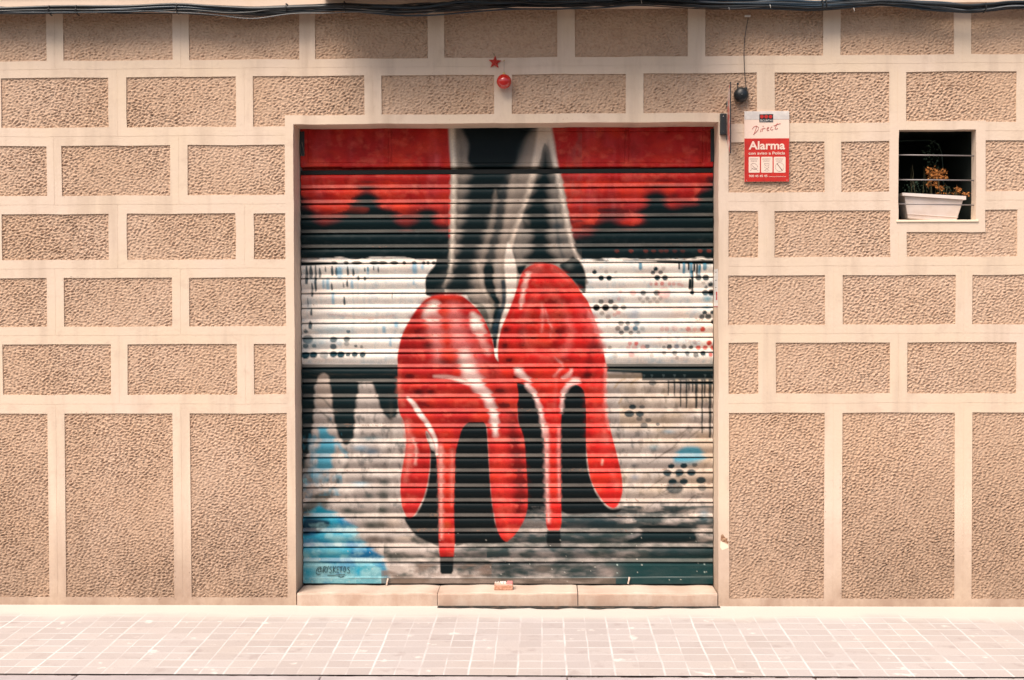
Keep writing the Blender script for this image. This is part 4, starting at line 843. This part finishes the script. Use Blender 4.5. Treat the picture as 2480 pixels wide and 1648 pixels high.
A2, B3 = wz(*zz_((215, 1050)), yF-.012), wz(*zz_((1145, 1112)), yF-.012)
dp = Vector((0, .2, 0)); dn = Vector((0, .014, 0))
b.add([A, B2, B3, A2, A+dp, B2+dp, B3+dp, A2+dp, A+dn, B2+dn, A+dp-dn, B2+dp-dn], [(0, 1, 2, 3), (4, 7, 6, 5), (0, 3, 7, 4), (1, 5, 6, 2), (0, 8, 9, 1), (10, 4, 5, 11)])
b.build('rim', M_pot, PT)
b = MB(); a1, a2 = wz(*zz_((290, 1318)), yF+.014), wz(*zz_((1025, 1368)), yF+.014); b.tube([a1, a2], .0022, 6); b.build('moulded_line', M_pot, PT)
b = MB(); A4 = A+Vector((.01, .02, -.012)); B4 = B2+Vector((-.01, .02, -.012)); b.add([A4, B4, B4+Vector((0, .15, 0)), A4+Vector((0, .15, 0))], [(0, 1, 2, 3)]); b.build('soil', mat('soil', (.02, .014, .01, 1)), PT)
M_leaf = mat('dry_leaf', (.52, .20, .045, 1), .8, noise=[(70, (.34, .12, .03, 1), .4, .65)])
M_gleaf = mat('green_leaf', (.035, .075, .045, 1), .7, noise=[(50, (.06, .10, .06, 1), .4, .65)])
rp = random.Random(4)
def leafcloud(b, cx_, cy_, rx, ry, n, y0_, y1_, s0, s1):
    for k in range(n):
        while True:
            u, v = rp.uniform(-1, 1), rp.uniform(-1, 1)
            if u*u+v*v < 1: break
        p = wz(*zz_((cx_+u*rx, cy_+v*ry)), rp.uniform(y0_, y1_))
        d = Vector((rp.uniform(-1, 1), rp.uniform(-.6, .6), rp.uniform(-1, 1))).normalized(); e = d.cross(Vector((rp.uniform(-1, 1), rp.uniform(-1, 1), rp.uniform(-1, 1)))).normalized()
        L = rp.uniform(s0, s1); wd = L*rp.uniform(.25, .42)
        mid = p+d*L*.5+Vector((0, -.002, 0))
        b.add([p, mid+e*wd, p+d*L, mid-e*wd, mid+Vector((0, -.0015, 0))], [(0, 1, 4), (1, 2, 4), (2, 3, 4), (3, 0, 4)])
b = MB()
leafcloud(b, 650, 700, 110, 70, 70, .10, .16, .010, .022); leafcloud(b, 790, 730, 60, 95, 60, .09, .15, .010, .02)
leafcloud(b, 700, 780, 120, 40, 40, .09, .15, .008, .018); leafcloud(b, 600, 890, 28, 50, 22, .1, .14, .008, .016)
leafcloud(b, 700, 890, 50, 40, 24, .1, .14, .008, .016); leafcloud(b, 765, 940, 60, 36, 40, .09, .13, .008, .016); leafcloud(b, 1030, 960, 45, 55, 30, .08, .12, .008, .016)
leafcloud(b, 1160, 1030, 70, 28, 34, .05, .1, .006, .013); leafcloud(b, 900, 1015, 220, 18, 30, .08, .12, .005, .01)
b.build('dry_leaves', M_leaf, PT)
b = MB()
leafcloud(b, 430, 920, 200, 110, 90, .14, .26, .006, .016); leafcloud(b, 860, 970, 170, 60, 60, .12, .2, .005, .013); leafcloud(b, 640, 480, 130, 260, 110, .16, .3, .006, .018)
b.build('green_leaves', M_gleaf, PT)
b = MB()
for k in range(26):
    x = rp.choice([rp.uniform(300, 560), rp.uniform(560, 860), rp.uniform(900, 1100)]); top = rp.uniform(560, 900) if x < 900 else rp.uniform(900, 980)
    y_ = rp.uniform(.1, .22); P = [wz(*zz_((x+rp.uniform(-40, 40), 1040)), y_)]
    for q_ in (.35, .7, 1): P.append(wz(*zz_((x+rp.uniform(-25, 25), 1040+(top-1040)*q_)), y_+rp.uniform(-.01, .01)))
    b.tube(P, [.0016, .0013, .001, .0006], 5)
b.build('stems', mat('stem', (.09, .08, .04, 1)), PT)

# ------------------------------------------------------------------ alarm sign
def text_mesh(body, size, name, mt, parent, loc, bold=0.0, xs_=1.0, shear=0.0, rot=0.0, space=1.0):
    cu = bpy.data.curves.new(name, 'FONT'); cu.body = body; cu.size = size; cu.offset = bold; cu.shear = shear
    cu.align_x = 'LEFT'; cu.extrude = .0002; cu.space_character = space; cu.resolution_u = 4
    tmp = bpy.data.objects.new('tmp', cu); COL.objects.link(tmp); bpy.context.view_layer.update()
    dg = bpy.context.evaluated_depsgraph_get(); me_ = bpy.data.meshes.new_from_object(tmp.evaluated_get(dg)); me_.name = name
    COL.objects.unlink(tmp); bpy.data.objects.remove(tmp)
    me_.materials.clear()
    o = link(name, me_, parent, mt); o.location = loc
    o.rotation_euler = (math.pi/2, -rot, 0); o.scale = (xs_, 1, 1)
    return o, me_
def fit(body, name, mt, parent, x0, x1, zb, h, y, bold=0, **k):
    """text of cap height h whose width spans x0..x1"""
    o, me_ = text_mesh(body, h/.73, name, mt, parent, (x0, y, zb), bold*h, **k)
    xs2 = [v.co.x for v in me_.vertices]; wd = max(xs2)-min(xs2)
    s_ = (x1-x0)/wd; o.scale = (s_, 1, 1); o.location.x = x0-min(xs2)*s_
    return o
SG = empty('alarm_sign', 'red and white Alarma sign with grey top, screwed flat on the wall', 'sign')
k7 = lambda x, y: (1790+x/8.252, 260+y/8.252)
ys = -.008
def zrect(x0_, y0_, x1_, y1_, ya, yb_, name, mt, parent, bevel=0, rad=0):
    a_ = W(*k7(x0_, y1_), ya); c_ = W(*k7(x1_, y0_), ya)
    b = MB()
    if rad:
        pts = []
        for (cx_, cz_, t0) in ((c_[0]-rad, c_[1]-rad, 0), (a_[0]+rad, c_[1]-rad, 90), (a_[0]+rad, a_[1]+rad, 180), (c_[0]-rad, a_[1]+rad, 270)):
            for q_ in range(5): th = D2R(t0+q_*22.5); pts.append((cx_+rad*math.cos(th), cz_+rad*math.sin(th)))
        b.prism(pts, ya, yb_)
    else: b.box(a_[0], c_[0], ya, yb_, a_[1], c_[1])
    return b.build(name, mt, parent, bevel=bevel)
M_cream = mat('sign_cream', (.80, .62, .52, 1), .5); M_grey = mat('sign_grey', (.56, .52, .50, 1), .25, noise=[(14, (.74, .69, .65, 1), .45, .65)])
board = zrect(103, 76, 1003, 1492, ys, -.0005, 'backing_board', M_cream, SG)
red = zrect(106, 622, 1000, 1490, ys-.0008, ys-.0001, 'red_field', M_red, SG)
grey = zrect(106, 79, 1000, 250, ys-.0008, ys-.0001, 'silver_header', M_grey, SG)
lg = zrect(405, 140, 680, 298, ys-.002, ys-.0009, 'emblem_panel', M_black, SG)
for cx_ in (455, 542, 628):
    a_ = W(*k7(cx_, 190), ys-.003); b = MB(); b.lathe((a_[0], ys-.003, a_[1]), [(.0088, 0), (.0088, .0009)], 'y', 20); b.build('emblem_dot', M_red, lg)
def T(body, x0_, x1_, yb_, hpx, mt, parent, name='lettering', bold=0, yy=ys-.0012, **k):
    a_ = W(*k7(x0_, yb_), yy); c_ = W(*k7(x1_, yb_), yy); h_ = W(*k7(x0_, yb_-hpx), yy)[1]-a_[1]
    return fit(body, name, mt, parent, a_[0], c_[0], a_[1], h_, yy, bold, **k)
T('SECURITAS', 420, 668, 285, 38, M_white, lg, yy=ys-.0024)
M_ink = mat('red_ink', (.45, .03, .02, 1), .6); M_grit = mat('dark_ink', (.10, .08, .07, 1), .6)
# brush script word
K = lambda q_: [k7(*p) for p in q_]
SCR = [K(q_) for q_ in ([(350, 390), (330, 450), (300, 540)], [(262, 440), (290, 400), (340, 375), (390, 400), (380, 450), (340, 500), (295, 535), (280, 548)], [(445, 430), (425, 490), (440, 492)], [(470, 385), (490, 378)],
  [(470, 420), (462, 488)], [(465, 450), (500, 415), (525, 425)], [(560, 440), (590, 420), (595, 400), (570, 405), (552, 440), (560, 468), (600, 460)], [(665, 395), (640, 400), (625, 435), (645, 460), (680, 445)], [(765, 320), (735, 380), (715, 430), (740, 440), (775, 420)], [(690, 375), (760, 345), (830, 325)])]
rb = MB()
for q_ in SCR: rb.tube([(W(*p, ys-.0012)[0], ys-.0012, W(*p, ys-.0012)[1]) for p in q_], .0011, 5)
rb.build('brush_script', M_ink, SG)
T('Alarma', 190, 918, 842, 165, M_cream, red, bold=.035, yy=ys-.0016)
T('con aviso a Polic\u00eda', 190, 918, 948, 58, M_cream, red, bold=.02, yy=ys-.0016)
T('900 45 45 45', 196, 566, 1398, 46, M_cream, red, bold=.02, yy=ys-.0016)
T('www.securitasdirect.es', 592, 932, 1396, 24, M_cream, red, yy=ys-.0016)
for i, (xa, xb_) in enumerate(((192, 415), (440, 668), (692, 928))):
    cdq = zrect(xa, 992, xb_, 1310, ys-.0020, ys-.0009, 'pictogram_card', M_cream, SG, rad=.004)
    g = MB(); y_ = ys-.0026
    L = lambda pts, r_=.0005: g.tube([(W(*k7(*p), y_)[0], y_, W(*k7(*p), y_)[1]) for p in pts], r_, 5)
    xm = (xa+xb_)/2
    for (yy_, hw) in ((1038, 82), (1078, 66)):
        k = xm-hw
        while k < xm+hw-8: L([(k, yy_-6), (k+3, yy_+6)], .0007); L([(k, yy_-6), (k+10, yy_-5)], .0006); k += 18
    if i == 0:
        L([(xm-70, 1150), (xm-30, 1120), (xm+20, 1130), (xm+70, 1180), (xm+50, 1230), (xm, 1250), (xm-60, 1220), (xm-70, 1150)]); L([(xm-80, 1270), (xm-20, 1210), (xm+10, 1230), (xm+80, 1270)]); L([(xm-50, 1160), (xm+40, 1230)])
    elif i == 1:
        L([(xm-50, 1130), (xm+50, 1130), (xm+40, 1160), (xm, 1180), (xm-40, 1160), (xm-50, 1130)]); L([(xm-50, 1270), (xm+50, 1190)]); L([(xm+50, 1270), (xm-50, 1190)]); L([(xm-30, 1275), (xm+30, 1275)])
    else:
        L([(xm+88*math.cos(a)*.98, 1195+88*math.sin(a)) for a in [k*math.pi/9 for k in range(19)]]); L([(xm-50, 1130), (xm+55, 1268)], .0014)
    g.build('pictogram', M_grit, cdq)
for (x_, y_) in ((150, 112), (958, 112), (150, 1460), (958, 1460)):
    a_ = W(*k7(x_, y_), ys-.001); b = MB(); b.lathe((a_[0], ys-.002, a_[1]), [(.0012, 0), (.002, .001)], 'y', 10); b.build('screw', M_grey, SG)

# projecting plate, seen nearly edge on
PS = empty('projecting_sign', 'thin red and white plate jutting out of the wall beside the bell, seen edge on', 'sign')
xw = W(1761.5, 285)[0]; zt_, zb_ = W(1767, 199, -.1)[1], W(1767, 372, -.1)[1]
def dplate(x0_, x1_, ins, zcut0=0, zcut1=1):
    out = []
    zA, zB_ = zt_-ins, zb_+ins; H_ = zA-zB_
    N = 22
    for k in range(N+1):
        t_ = k/N; z_ = zA-H_*t_; yw = -.012-(.088)*(1-min(1, math.sin(math.pi*max(.0001, min(.9999, t_)))*1.9))
        out.append((z_, min(yw, -.012)))
    return out
b = MB(); pr = dplate(0, 0, 0); vs_ = []; fs_ = []
for x_ in (xw-.0015, xw+.0015):
    for z_, yw in pr: vs_ += [(x_, -.105, z_), (x_, yw, z_)]
n_ = len(pr)
for s_ in (0, 1):
    for k in range(n_-1):
        o_ = s_*2*n_+2*k; fs_.append((o_, o_+1, o_+3, o_+2))
for k in range(n_-1):
    a_ = 2*k; c_ = 2*n_+2*k; fs_.append((a_, a_+2, c_+2, c_)); fs_.append((a_+1, c_+1, c_+3, a_+3))
b.add(vs_, fs_); M_plate = mat('plate_paint', (.62, .14, .11, 1), .5, noise=[(7, (.75, .62, .56, 1), .48, .56)])
b.build('plate', M_plate, PS)
b = MB(); b.box(xw-.0026, xw+.0026, -.108, -.1045, zb_, zt_); b.build('front_edge', M_black, PS)
for z_ in (zt_-.09, zb_+.09):
    b = MB(); b.box(xw-.006, xw+.006, -.016, -.0004, z_-.012, z_+.012); b.build('bracket', M_steel, PS)

# sensor box
SB = empty('sensor_box', 'narrow upright black sensor box at the top right corner of the shutter opening', 'sensor')
a_ = W(1744, 327, -.02); c_ = W(1760, 275, -.02)
b = MB(); b.box(a_[0], c_[0], -.026, -.0004, a_[1], c_[1]); b.build('housing', M_black, SB, bevel=.004)
for py_, r_, mt in ((282, .0022, M_white), (319, .0022, M_steel)):
    q_ = W(1752, py_, -.026); b = MB(); b.lathe((q_[0], -.028, q_[1]), [(r_*.6, 0), (r_, .0015)], 'y', 12); b.build('lens', mt, SB)

# bell with its lead
BL_ = empty('alarm_bell', 'round black bell with a thin lead running up to the cables', 'bell')
q_ = W(1796, 229, -.03)
b = MB(); R_ = .036
b.lathe((q_[0], -.045, q_[1]), [(.002, 0), (.010, .001), (.022, .005), (.031, .012), (.0355, .022), (.036, .034), (.034, .038), (.033, .042)], 'y', 32); b.build('gong', M_black, BL_, smooth=True)
b = MB(); b.lathe((q_[0], -.049, q_[1]-.003), [(.0015, 0), (.003, .001), (.003, .004)], 'y', 12); b.build('centre_nut', M_steel, BL_)
b = MB(); z_ = q_[1]; b.box(q_[0]-.012, q_[0]+.03, -.02, -.0004, z_+.018, z_+.035); b.build('bracket', M_black, BL_, bevel=.002)
q2 = W(1787, 203, -.02); b = MB(); b.lathe((q2[0], -.02, q2[1]), [(.003, 0), (.0055, .002), (.0055, .006), (.003, .018)], 'y', 14); b.tube([(q2[0], -.012, q2[1]), (q2[0]-.001, -.012, q2[1]-.03)], .002, 6); b.build('clapper', M_black, BL_)
b = MB(); P = [(1807, 214), (1804.5, 190), (1803, 167), (1802, 135), (1802.5, 112), (1804, 90), (1808, 66), (1812, 43)]
P2 = catmull([W(*p, -.008) for p in P], False, 4)
b.tube([(float(p[0]), -.008, float(p[1])) for p in P2], .0016, 8); b.build('lead', M_cable, BL_, smooth=True)
b = MB(); q3 = W(1811, 39, -.014); b.box(q3[0]-.014, q3[0]+.014, -.016, -.0004, q3[1]-.003, q3[1]+.004); b.build('clip', M_white, BL_, bevel=.001)

# ornaments
SR = empty('star_ornament', 'small red five-pointed star hung above the shutter', 'ornament')
q_ = W(1198.5, 151, -.012); pts = []
for k in range(10):
    th = math.pi/2+k*math.pi/5+D2R(-4); r_ = .0335 if k % 2 == 0 else .0145
    pts.append((q_[0]+r_*math.cos(th), q_[1]+r_*math.sin(th)))
b = MB(); vs_ = [(x_, -.008, z_) for x_, z_ in pts]+[(q_[0], -.019, q_[1]), (q_[0], -.002, q_[1])]
fs_ = [(k, (k+1) % 10, 10) for k in range(10)]+[((k+1) % 10, k, 11) for k in range(10)]
b.add(vs_, fs_); b.build('star_body', M_star, SR)
b = MB(); b.tube([(q_[0]-.002, -.008, q_[1]+.033), (q_[0]-.006, -.004, q_[1]+.043)], .0014, 5); b.build('hanging_loop', mat('green_thread', (.05, .12, .06, 1)), SR)
BA = empty('bauble', 'shiny red ball ornament hanging above the shutter below the star', 'ornament')
q_ = W(1220.7, 198, -.037); R_ = .0362
b = MB(); pr = [(R_*math.sin(math.pi*k/24)+1e-5, R_*math.cos(math.pi*k/24)) for k in range(25)]
b.lathe((q_[0], -.0375, q_[1]), pr, 'z', 40); b.build('ball', M_orn, BA, smooth=True)
b = MB(); b.lathe((q_[0], -.0375, q_[1]+R_-.001), [(.006, 0), (.006, .007), (.004, .008)], 'z', 16); b.build('cap', M_gold, BA)
q4 = W(1221, 147, -.02)
b = MB(); b.tube([(q_[0], -.0375, q_[1]+R_+.006), (q4[0], -.022, q4[1])], .0006, 5); b.build('thread', M_black, BA)
b = MB(); b.tube([(q4[0]-.005, -.001, q4[1]+.002), (q4[0]-.003, -.018, q4[1]+.001), (q4[0], -.024, q4[1]-.004), (q4[0]+.002, -.024, q4[1]+.003)], .0016, 6); b.build('hook', M_gold, BA)

# white sticker on the jamb
ND = empty('jamb_label', 'narrow white notice strip stuck on the right edge of the shutter opening', 'label')
a_ = W(1731.5, 742, .0); c_ = W(1741, 651, .0)
xw_ = door[1]-.0012
y0_, y1_ = .012, .155
b = MB(); b.box(xw_-.0006, xw_, y0_, y1_, a_[1], c_[1]); b.build('strip', M_white, ND)
b = MB(); b.box(xw_-.0012, xw_-.0007, y0_+.02, y1_-.08, a_[1]+.03, a_[1]+.07); b.box(xw_-.0012, xw_-.0007, y0_, y1_, a_[1]-.004, a_[1]); b.build('red_print', M_red, ND)
for k, zq in enumerate((.165, .125, .09)):
    b = MB(); b.box(xw_-.0012, xw_-.0007, .06, .1, a_[1]+zq, a_[1]+zq+.004); b.build('grey_print', M_steel, ND)

# ------------------------------------------------------------------ cable bundle
CB = empty('cable_bundle', 'thick bundle of black cables sagging along the ledge across the top of the wall', 'cables')
cen = [(-700, 24), (-400, 30), (-200, 24), (0, 27), (150, 26), (300, 26), (420, 22), (500, 27), (560, 30), (620, 31), (690, 26), (760, 21), (830, 18), (900, 21), (950, 23), (1000, 23), (1060, 20), (1150, 14), (1240, 10), (1340, 10), (1400, 9), (1470, 8), (1540, 4), (1600, 5), (1700, 11), (1760, 12), (1860, 11), (1960, 14), (2000, 13), (2100, 7), (2150, 6), (2250, 16), (2300, 20), (2350, 23), (2400, 20), (2480, 15), (2700, 22), (3000, 14), (3300, 20)]
cc_ = catmull(cen, False, 8)
NC = 22
M_cb = [M_cable, mat('blue_black_cable', (.016, .035, .055, 1), .28), mat('grey_cable', (.16, .17, .18, 1), .4)]
for k in range(NC):
    ph = [rp.uniform(0, 6.28) for _ in range(6)]; big = k < 4
    r_ = .0075 if big else rp.choice([.0028, .0038, .0048, .0024])
    P = []
    for x_, y_ in cc_:
        mid = math.exp(-((x_-1240)/430.)**2)
        off = (k-(NC-1)/2)/(NC/2)
        wob = math.sin(x_/170.+ph[0])*.6+math.sin(x_/70.+ph[1])*.25+math.sin(x_/410+ph[2])*.6
        dy = (off*6.5+wob*5.0+(2.2*math.sin(x_/31.+ph[5]) if k % 4 == 3 else 0))*(1+.45*mid)
        yy_ = -.084-.006*math.sin(x_/130.+ph[3])-.024*abs(math.sin(k*1.9))-.01*math.cos(x_/250+ph[4])
        X_, Z_w = W(x_, y_+dy, yy_); P.append((X_, yy_, Z_w))
    b = MB(); b.tube(P, r_, 8); b.build('cable', M_cb[2] if k in (12, 19) else M_cb[1 if k % 3 == 0 else 0], CB, smooth=True)
for x_, y_ in ((122, 20), (188, 20), (430, 16), (695, 15), (835, 10), (1990, 6), (1999, 6), (2384, 14)):
    q_ = W(x_, y_, -.1); b = MB(); b.tube([(q_[0], -.07, q_[1]+.010), (q_[0], -.122, q_[1]+.006), (q_[0], -.13, q_[1]-.012), (q_[0], -.114, q_[1]-.03), (q_[0], -.08, q_[1]-.032)], .0032, 6); b.build('cable_clip', M_black, CB)
for x_, y_ in ((1553, 3), (1765, 18), (2068, 22), (1865, 14)):
    q_ = W(x_, y_, -.124); b = MB(); b.tube([(q_[0], -.12, q_[1]+.006), (q_[0]+.001, -.126, q_[1]-.004), (q_[0]+.003, -.124, q_[1]-.012)], .0009, 5); b.build('cable_tie', M_white, CB)

# ------------------------------------------------------------------ ground
SL = .03; KY = -1.10
def pv_material():
    m = bpy.data.materials.new('pavement_tiles'); m.use_nodes = True; t = m.node_tree; b = t.nodes['Principled BSDF']
    N = t.nodes.new; Lk = t.links.new
    tc = N('ShaderNodeTexCoord'); sp = N('ShaderNodeSeparateXYZ')
    wn = N('ShaderNodeTexNoise'); wn.inputs['Scale'].default_value = 5; wn.inputs['Detail'].default_value = 2
    Lk(tc.outputs['Object'], wn.inputs[0])
    off = N('ShaderNodeVectorMath'); off.operation = 'MULTIPLY_ADD'; off.inputs[1].default_value = (.012, .012, 0)
    Lk(wn.outputs['Color'], off.inputs[0]); Lk(tc.outputs['Object'], off.inputs[2]); Lk(off.outputs[0], sp.inputs[0])
    def M(op, a, b_=None, c=None):
        n = N('ShaderNodeMath'); n.operation = op
        for i, v in enumerate((a, b_, c)):
            if v is None: continue
            if isinstance(v, (int, float)): n.inputs[i].default_value = v
            else: Lk(v, n.inputs[i])
        return n.outputs[0]
    X0 = PXOFF
    xs_ = M('SUBTRACT', sp.outputs[0], X0); ys_ = M('ADD', sp.outputs[1], KY*-1)
    def joint(v, period, wd):
        f = M('FRACT', M('DIVIDE', v, period)); d = M('MINIMUM', f, M('SUBTRACT', 1.0, f)); d = M('MULTIPLY', d, period)
        mr = N('ShaderNodeMapRange'); mr.inputs[1].default_value = wd*.35; mr.inputs[2].default_value = wd; mr.inputs[3].default_value = 1; mr.inputs[4].default_value = 0
        Lk(d, mr.inputs[0]); return mr.outputs[0]
    jx = joint(xs_, .2, .0062); jxm = joint(M('ADD', xs_, .1), .2, .0045); jy = joint(ys_, .1, .0060)
    wear = N('ShaderNodeTexNoise'); wear.inputs['Scale'].default_value = 3.5; wear.inputs['Detail'].default_value = 9; Lk(tc.outputs['Object'], wear.inputs[0])
    wr = N('ShaderNodeMapRange'); wr.inputs[1].default_value = .36; wr.inputs[2].default_value = .58; wr.inputs[3].default_value = .08; wr.inputs[4].default_value = .95; Lk(wear.outputs[0], wr.inputs[0])
    wear2 = N('ShaderNodeTexNoise'); wear2.inputs['Scale'].default_value = 5.1; wear2.inputs['Detail'].default_value = 4
    mp = N('ShaderNodeMapping'); mp.inputs['Location'].default_value = (7, 3, 1); Lk(tc.outputs['Object'], mp.inputs[0]); Lk(mp.outputs[0], wear2.inputs[0])
    wr2 = N('ShaderNodeMapRange'); wr2.inputs[1].default_value = .40; wr2.inputs[2].default_value = .60; wr2.inputs[3].default_value = .1; wr2.inputs[4].default_value = .9; Lk(wear2.outputs[0], wr2.inputs[0])
    j = M('MAXIMUM', M('MULTIPLY', jx, wr.outputs[0]), M('MAXIMUM', M('MULTIPLY', jxm, M('MULTIPLY', wr2.outputs[0], .8)), M('MULTIPLY', jy, wr.outputs[0])))
    # colour of each small square
    cb = N('ShaderNodeCombineXYZ'); Lk(M('FLOOR', M('DIVIDE', xs_, .1)), cb.inputs[0]); Lk(M('FLOOR', M('DIVIDE', ys_, .1)), cb.inputs[1])
    wnz = N('ShaderNodeTexWhiteNoise'); Lk(cb.outputs[0], wnz.inputs[0])
    cb2 = N('ShaderNodeCombineXYZ'); Lk(M('FLOOR', M('DIVIDE', xs_, .2)), cb2.inputs[0]); Lk(M('FLOOR', M('DIVIDE', ys_, .2)), cb2.inputs[1])
    wnz2 = N('ShaderNodeTexWhiteNoise'); Lk(cb2.outputs[0], wnz2.inputs[0])
    mix = lambda f, a, c: (lambda n: n)(None)
    def MX(f, a, c):
        n = N('ShaderNodeMix'); n.data_type = 'RGBA'
        if isinstance(f, (int, float)): n.inputs[0].default_value = f
        else: Lk(f, n.inputs[0])
        for i, v in ((6, a), (7, c)):
            if isinstance(v, tuple): n.inputs[i].default_value = v
            else: Lk(v, n.inputs[i])
        return n.outputs[2]
    big = N('ShaderNodeTexNoise'); big.inputs['Scale'].default_value = 1.1; big.inputs['Detail'].default_value = 4; Lk(tc.outputs['Object'], big.inputs[0])
    bm_ = N('ShaderNodeMapRange'); bm_.inputs[1].default_value = .38; bm_.inputs[2].default_value = .62; Lk(big.outputs[0], bm_.inputs[0])
    colr_ = MX(bm_.outputs[0], PV_A, PV_B)
    colr_ = MX(M('MULTIPLY', wnz.outputs[0], .38), colr_, PV_C)
    colr_ = MX(M('MULTIPLY', wnz2.outputs[0], .3), colr_, PV_D)
    fine = N('ShaderNodeTexNoise'); fine.inputs['Scale'].default_value = 140; fine.inputs['Detail'].default_value = 4; Lk(tc.outputs['Object'], fine.inputs[0])
    fm = N('ShaderNodeMapRange'); fm.inputs[1].default_value = .5; fm.inputs[2].default_value = .75; fm.inputs[4].default_value = .35; Lk(fine.outputs[0], fm.inputs[0])
    colr_ = MX(fm.outputs[0], colr_, PV_C)
    sp3 = N('ShaderNodeTexNoise'); sp3.inputs['Scale'].default_value = 11; sp3.inputs['Detail'].default_value = 8; Lk(tc.outputs['Object'], sp3.inputs[0])
    sm3 = N('ShaderNodeMapRange'); sm3.inputs[1].default_value = .60; sm3.inputs[2].default_value = .72; sm3.inputs[4].default_value = .6; Lk(sp3.outputs[0], sm3.inputs[0])
    colr_ = MX(sm3.outputs[0], colr_, (.34, .29, .28, 1))
    colr_ = MX(j, colr_, PV_J)
    sm4 = N('ShaderNodeMapRange'); sm4.inputs[1].default_value = .36; sm4.inputs[2].default_value = .30; sm4.inputs[4].default_value = .7; Lk(sp3.outputs[0], sm4.inputs[0])
    colr_ = MX(sm4.outputs[0], colr_, (.70, .67, .63, 1))
    # cement strip next to the wall with an uneven edge
    en = N('ShaderNodeTexNoise'); en.inputs['Scale'].default_value = 3.0; en.inputs['Detail'].default_value = 6; Lk(tc.outputs['Object'], en.inputs[0])
    ed = M('ADD', sp.outputs[1], M('MULTIPLY', M('SUBTRACT', en.outputs[0], .5), .28))
    em = N('ShaderNodeMapRange'); em.inputs[1].default_value = -.27; em.inputs[2].default_value = -.15; Lk(ed, em.inputs[0])
    colr_ = MX(em.outputs[0], colr_, PV_E)
    Lk(colr_, b.inputs['Base Color']); b.inputs['Roughness'].default_value = .8
    h = M('ADD', M('MULTIPLY', M('MULTIPLY', j, M('SUBTRACT', 1.0, em.outputs[0])), -.5), M('MULTIPLY', fine.outputs[0], .35))
    h = M('ADD', h, M('MULTIPLY', wnz.outputs[0], .25))
    bu = N('ShaderNodeBump'); bu.inputs['Strength'].default_value = .5; bu.inputs['Distance'].default_value = .004; Lk(h, bu.inputs['Height']); Lk(bu.outputs[0], b.inputs['Normal'])
    return m
PV_A = (.46, .415, .385, 1); PV_B = (.47, .44, .43, 1); PV_C = (.31, .27, .265, 1); PV_D = (.49, .465, .47, 1); PV_J = (.62, .61, .61, 1); PV_E = (.56, .53, .485, 1)
# x of a strong joint on the pavement
d_ = RMT @ np.array([(1260-IW/2)/FPX, -(1566-IH/2)/FPX, -1.0]); tt = (-CAMN[2]-SL*CAMN[1]*-1)/(d_[2]-SL*d_[1]) if False else None
t0 = (CAMN[2]-SL*CAMN[1])/(SL*d_[1]-d_[2]); PXOFF = float(CAMN[0]+d_[0]*t0)
b = MB(); n = 120
xx = np.linspace(-20, 20, n+1); vs_ = []; fs_ = []
for i, x_ in enumerate(xx):
    for y_ in (.3, 0, -.25, -.6, KY): vs_.append((x_, y_, min(0, SL*y_)))
for i in range(n):
    for k in range(4): fs_.append((i*5+k, i*5+k+1, (i+1)*5+k+1, (i+1)*5+k))
b.add(vs_, fs_); o = b.build('pavement', pv_material()); tag(o, kind='structure')
# make sure normals look up
M_kerb = mat('kerb_stone', (.46, .43, .44, 1), .8, noise=[(4, (.38, .35, .36, 1), .4, .6), (150, (.40, .37, .37, 1), .6, .75)], bump=[(80, .4, .003)])
b = MB(); kz = SL*KY; x_ = -19.9
while x_ < 19.8: b.box(x_+.002, x_+.998, KY-.16, KY-.0038, kz-.2, kz-.004-.004*rp.random()); x_ += 1.0
o = b.build('kerb', M_kerb, bevel=.006); tag(o, kind='structure')
b = MB(); b.add([(-20, KY-.2, kz-.02), (20, KY-.2, kz-.02), (20, KY+.02, kz-.02), (-20, KY+.02, kz-.02)], [(0, 1, 2, 3)])
# road
M_road = mat('asphalt', (.06, .06, .06, 1), .9, noise=[(200, (.11, .11, .11, 1), .5, .7), (2, (.045, .045, .048, 1), .4, .7)], bump=[(260, .6, .003)])
b = MB(); b.add([(-150, -150, kz-.13), (150, -150, kz-.13), (150, KY-.02, kz-.13), (-150, KY-.02, kz-.13)], [(0, 1, 2, 3)]); o = b.build('road', M_road); tag(o, kind='structure')
M_gap = mat('dirt_gap', (.10, .07, .06, 1), .95, noise=[(9, (.42, .36, .34, 1), .44, .5)])
b = MB(); b.box(-20, 20, KY-.0036, KY-.0003, kz-.14, kz-.0052); o = b.build('kerb_joint', M_gap); tag(o, kind='structure')
# broken gap under the step, its shadow laid on as a dark sheet
b = MB(); pts = []
for k in range(41):
    px_ = 1059+k*(1745-1059)/40.; wv = (6+3.5*math.sin(k*.9)+2*math.sin(k*2.3))*math.sin(math.pi*k/40.)**.7
    pts.append((px_, 1473+max(.3, wv*.42)))
for (pa, pb_) in zip(pts[:-1], pts[1:]):
    def G(px_, py_):
        d = RMT @ np.array([(px_-IW/2)/FPX, -(py_-IH/2)/FPX, -1.0]); t_ = (CAMN[2]-SL*CAMN[1])/(SL*d[1]-d[2]); p = CAMN+d*t_; return (p[0], p[1], SL*p[1]+.0025)
    q0, q1 = G(*pa), G(*pb_)
    b.add([(q0[0], -.008, .0025-.0006), (q1[0], -.008, .0025-.0006), q1, q0], [(0, 1, 2, 3)])
o = b.build('step_gap_shadow', mat('gap_shadow', (.012, .014, .012, 1), .95, noise=[(20, (.10, .07, .05, 1), .5, .65)]), ST)

for m in bpy.data.materials:
    if 'src' in m: del m['src']
print('objects', len(bpy.data.objects))
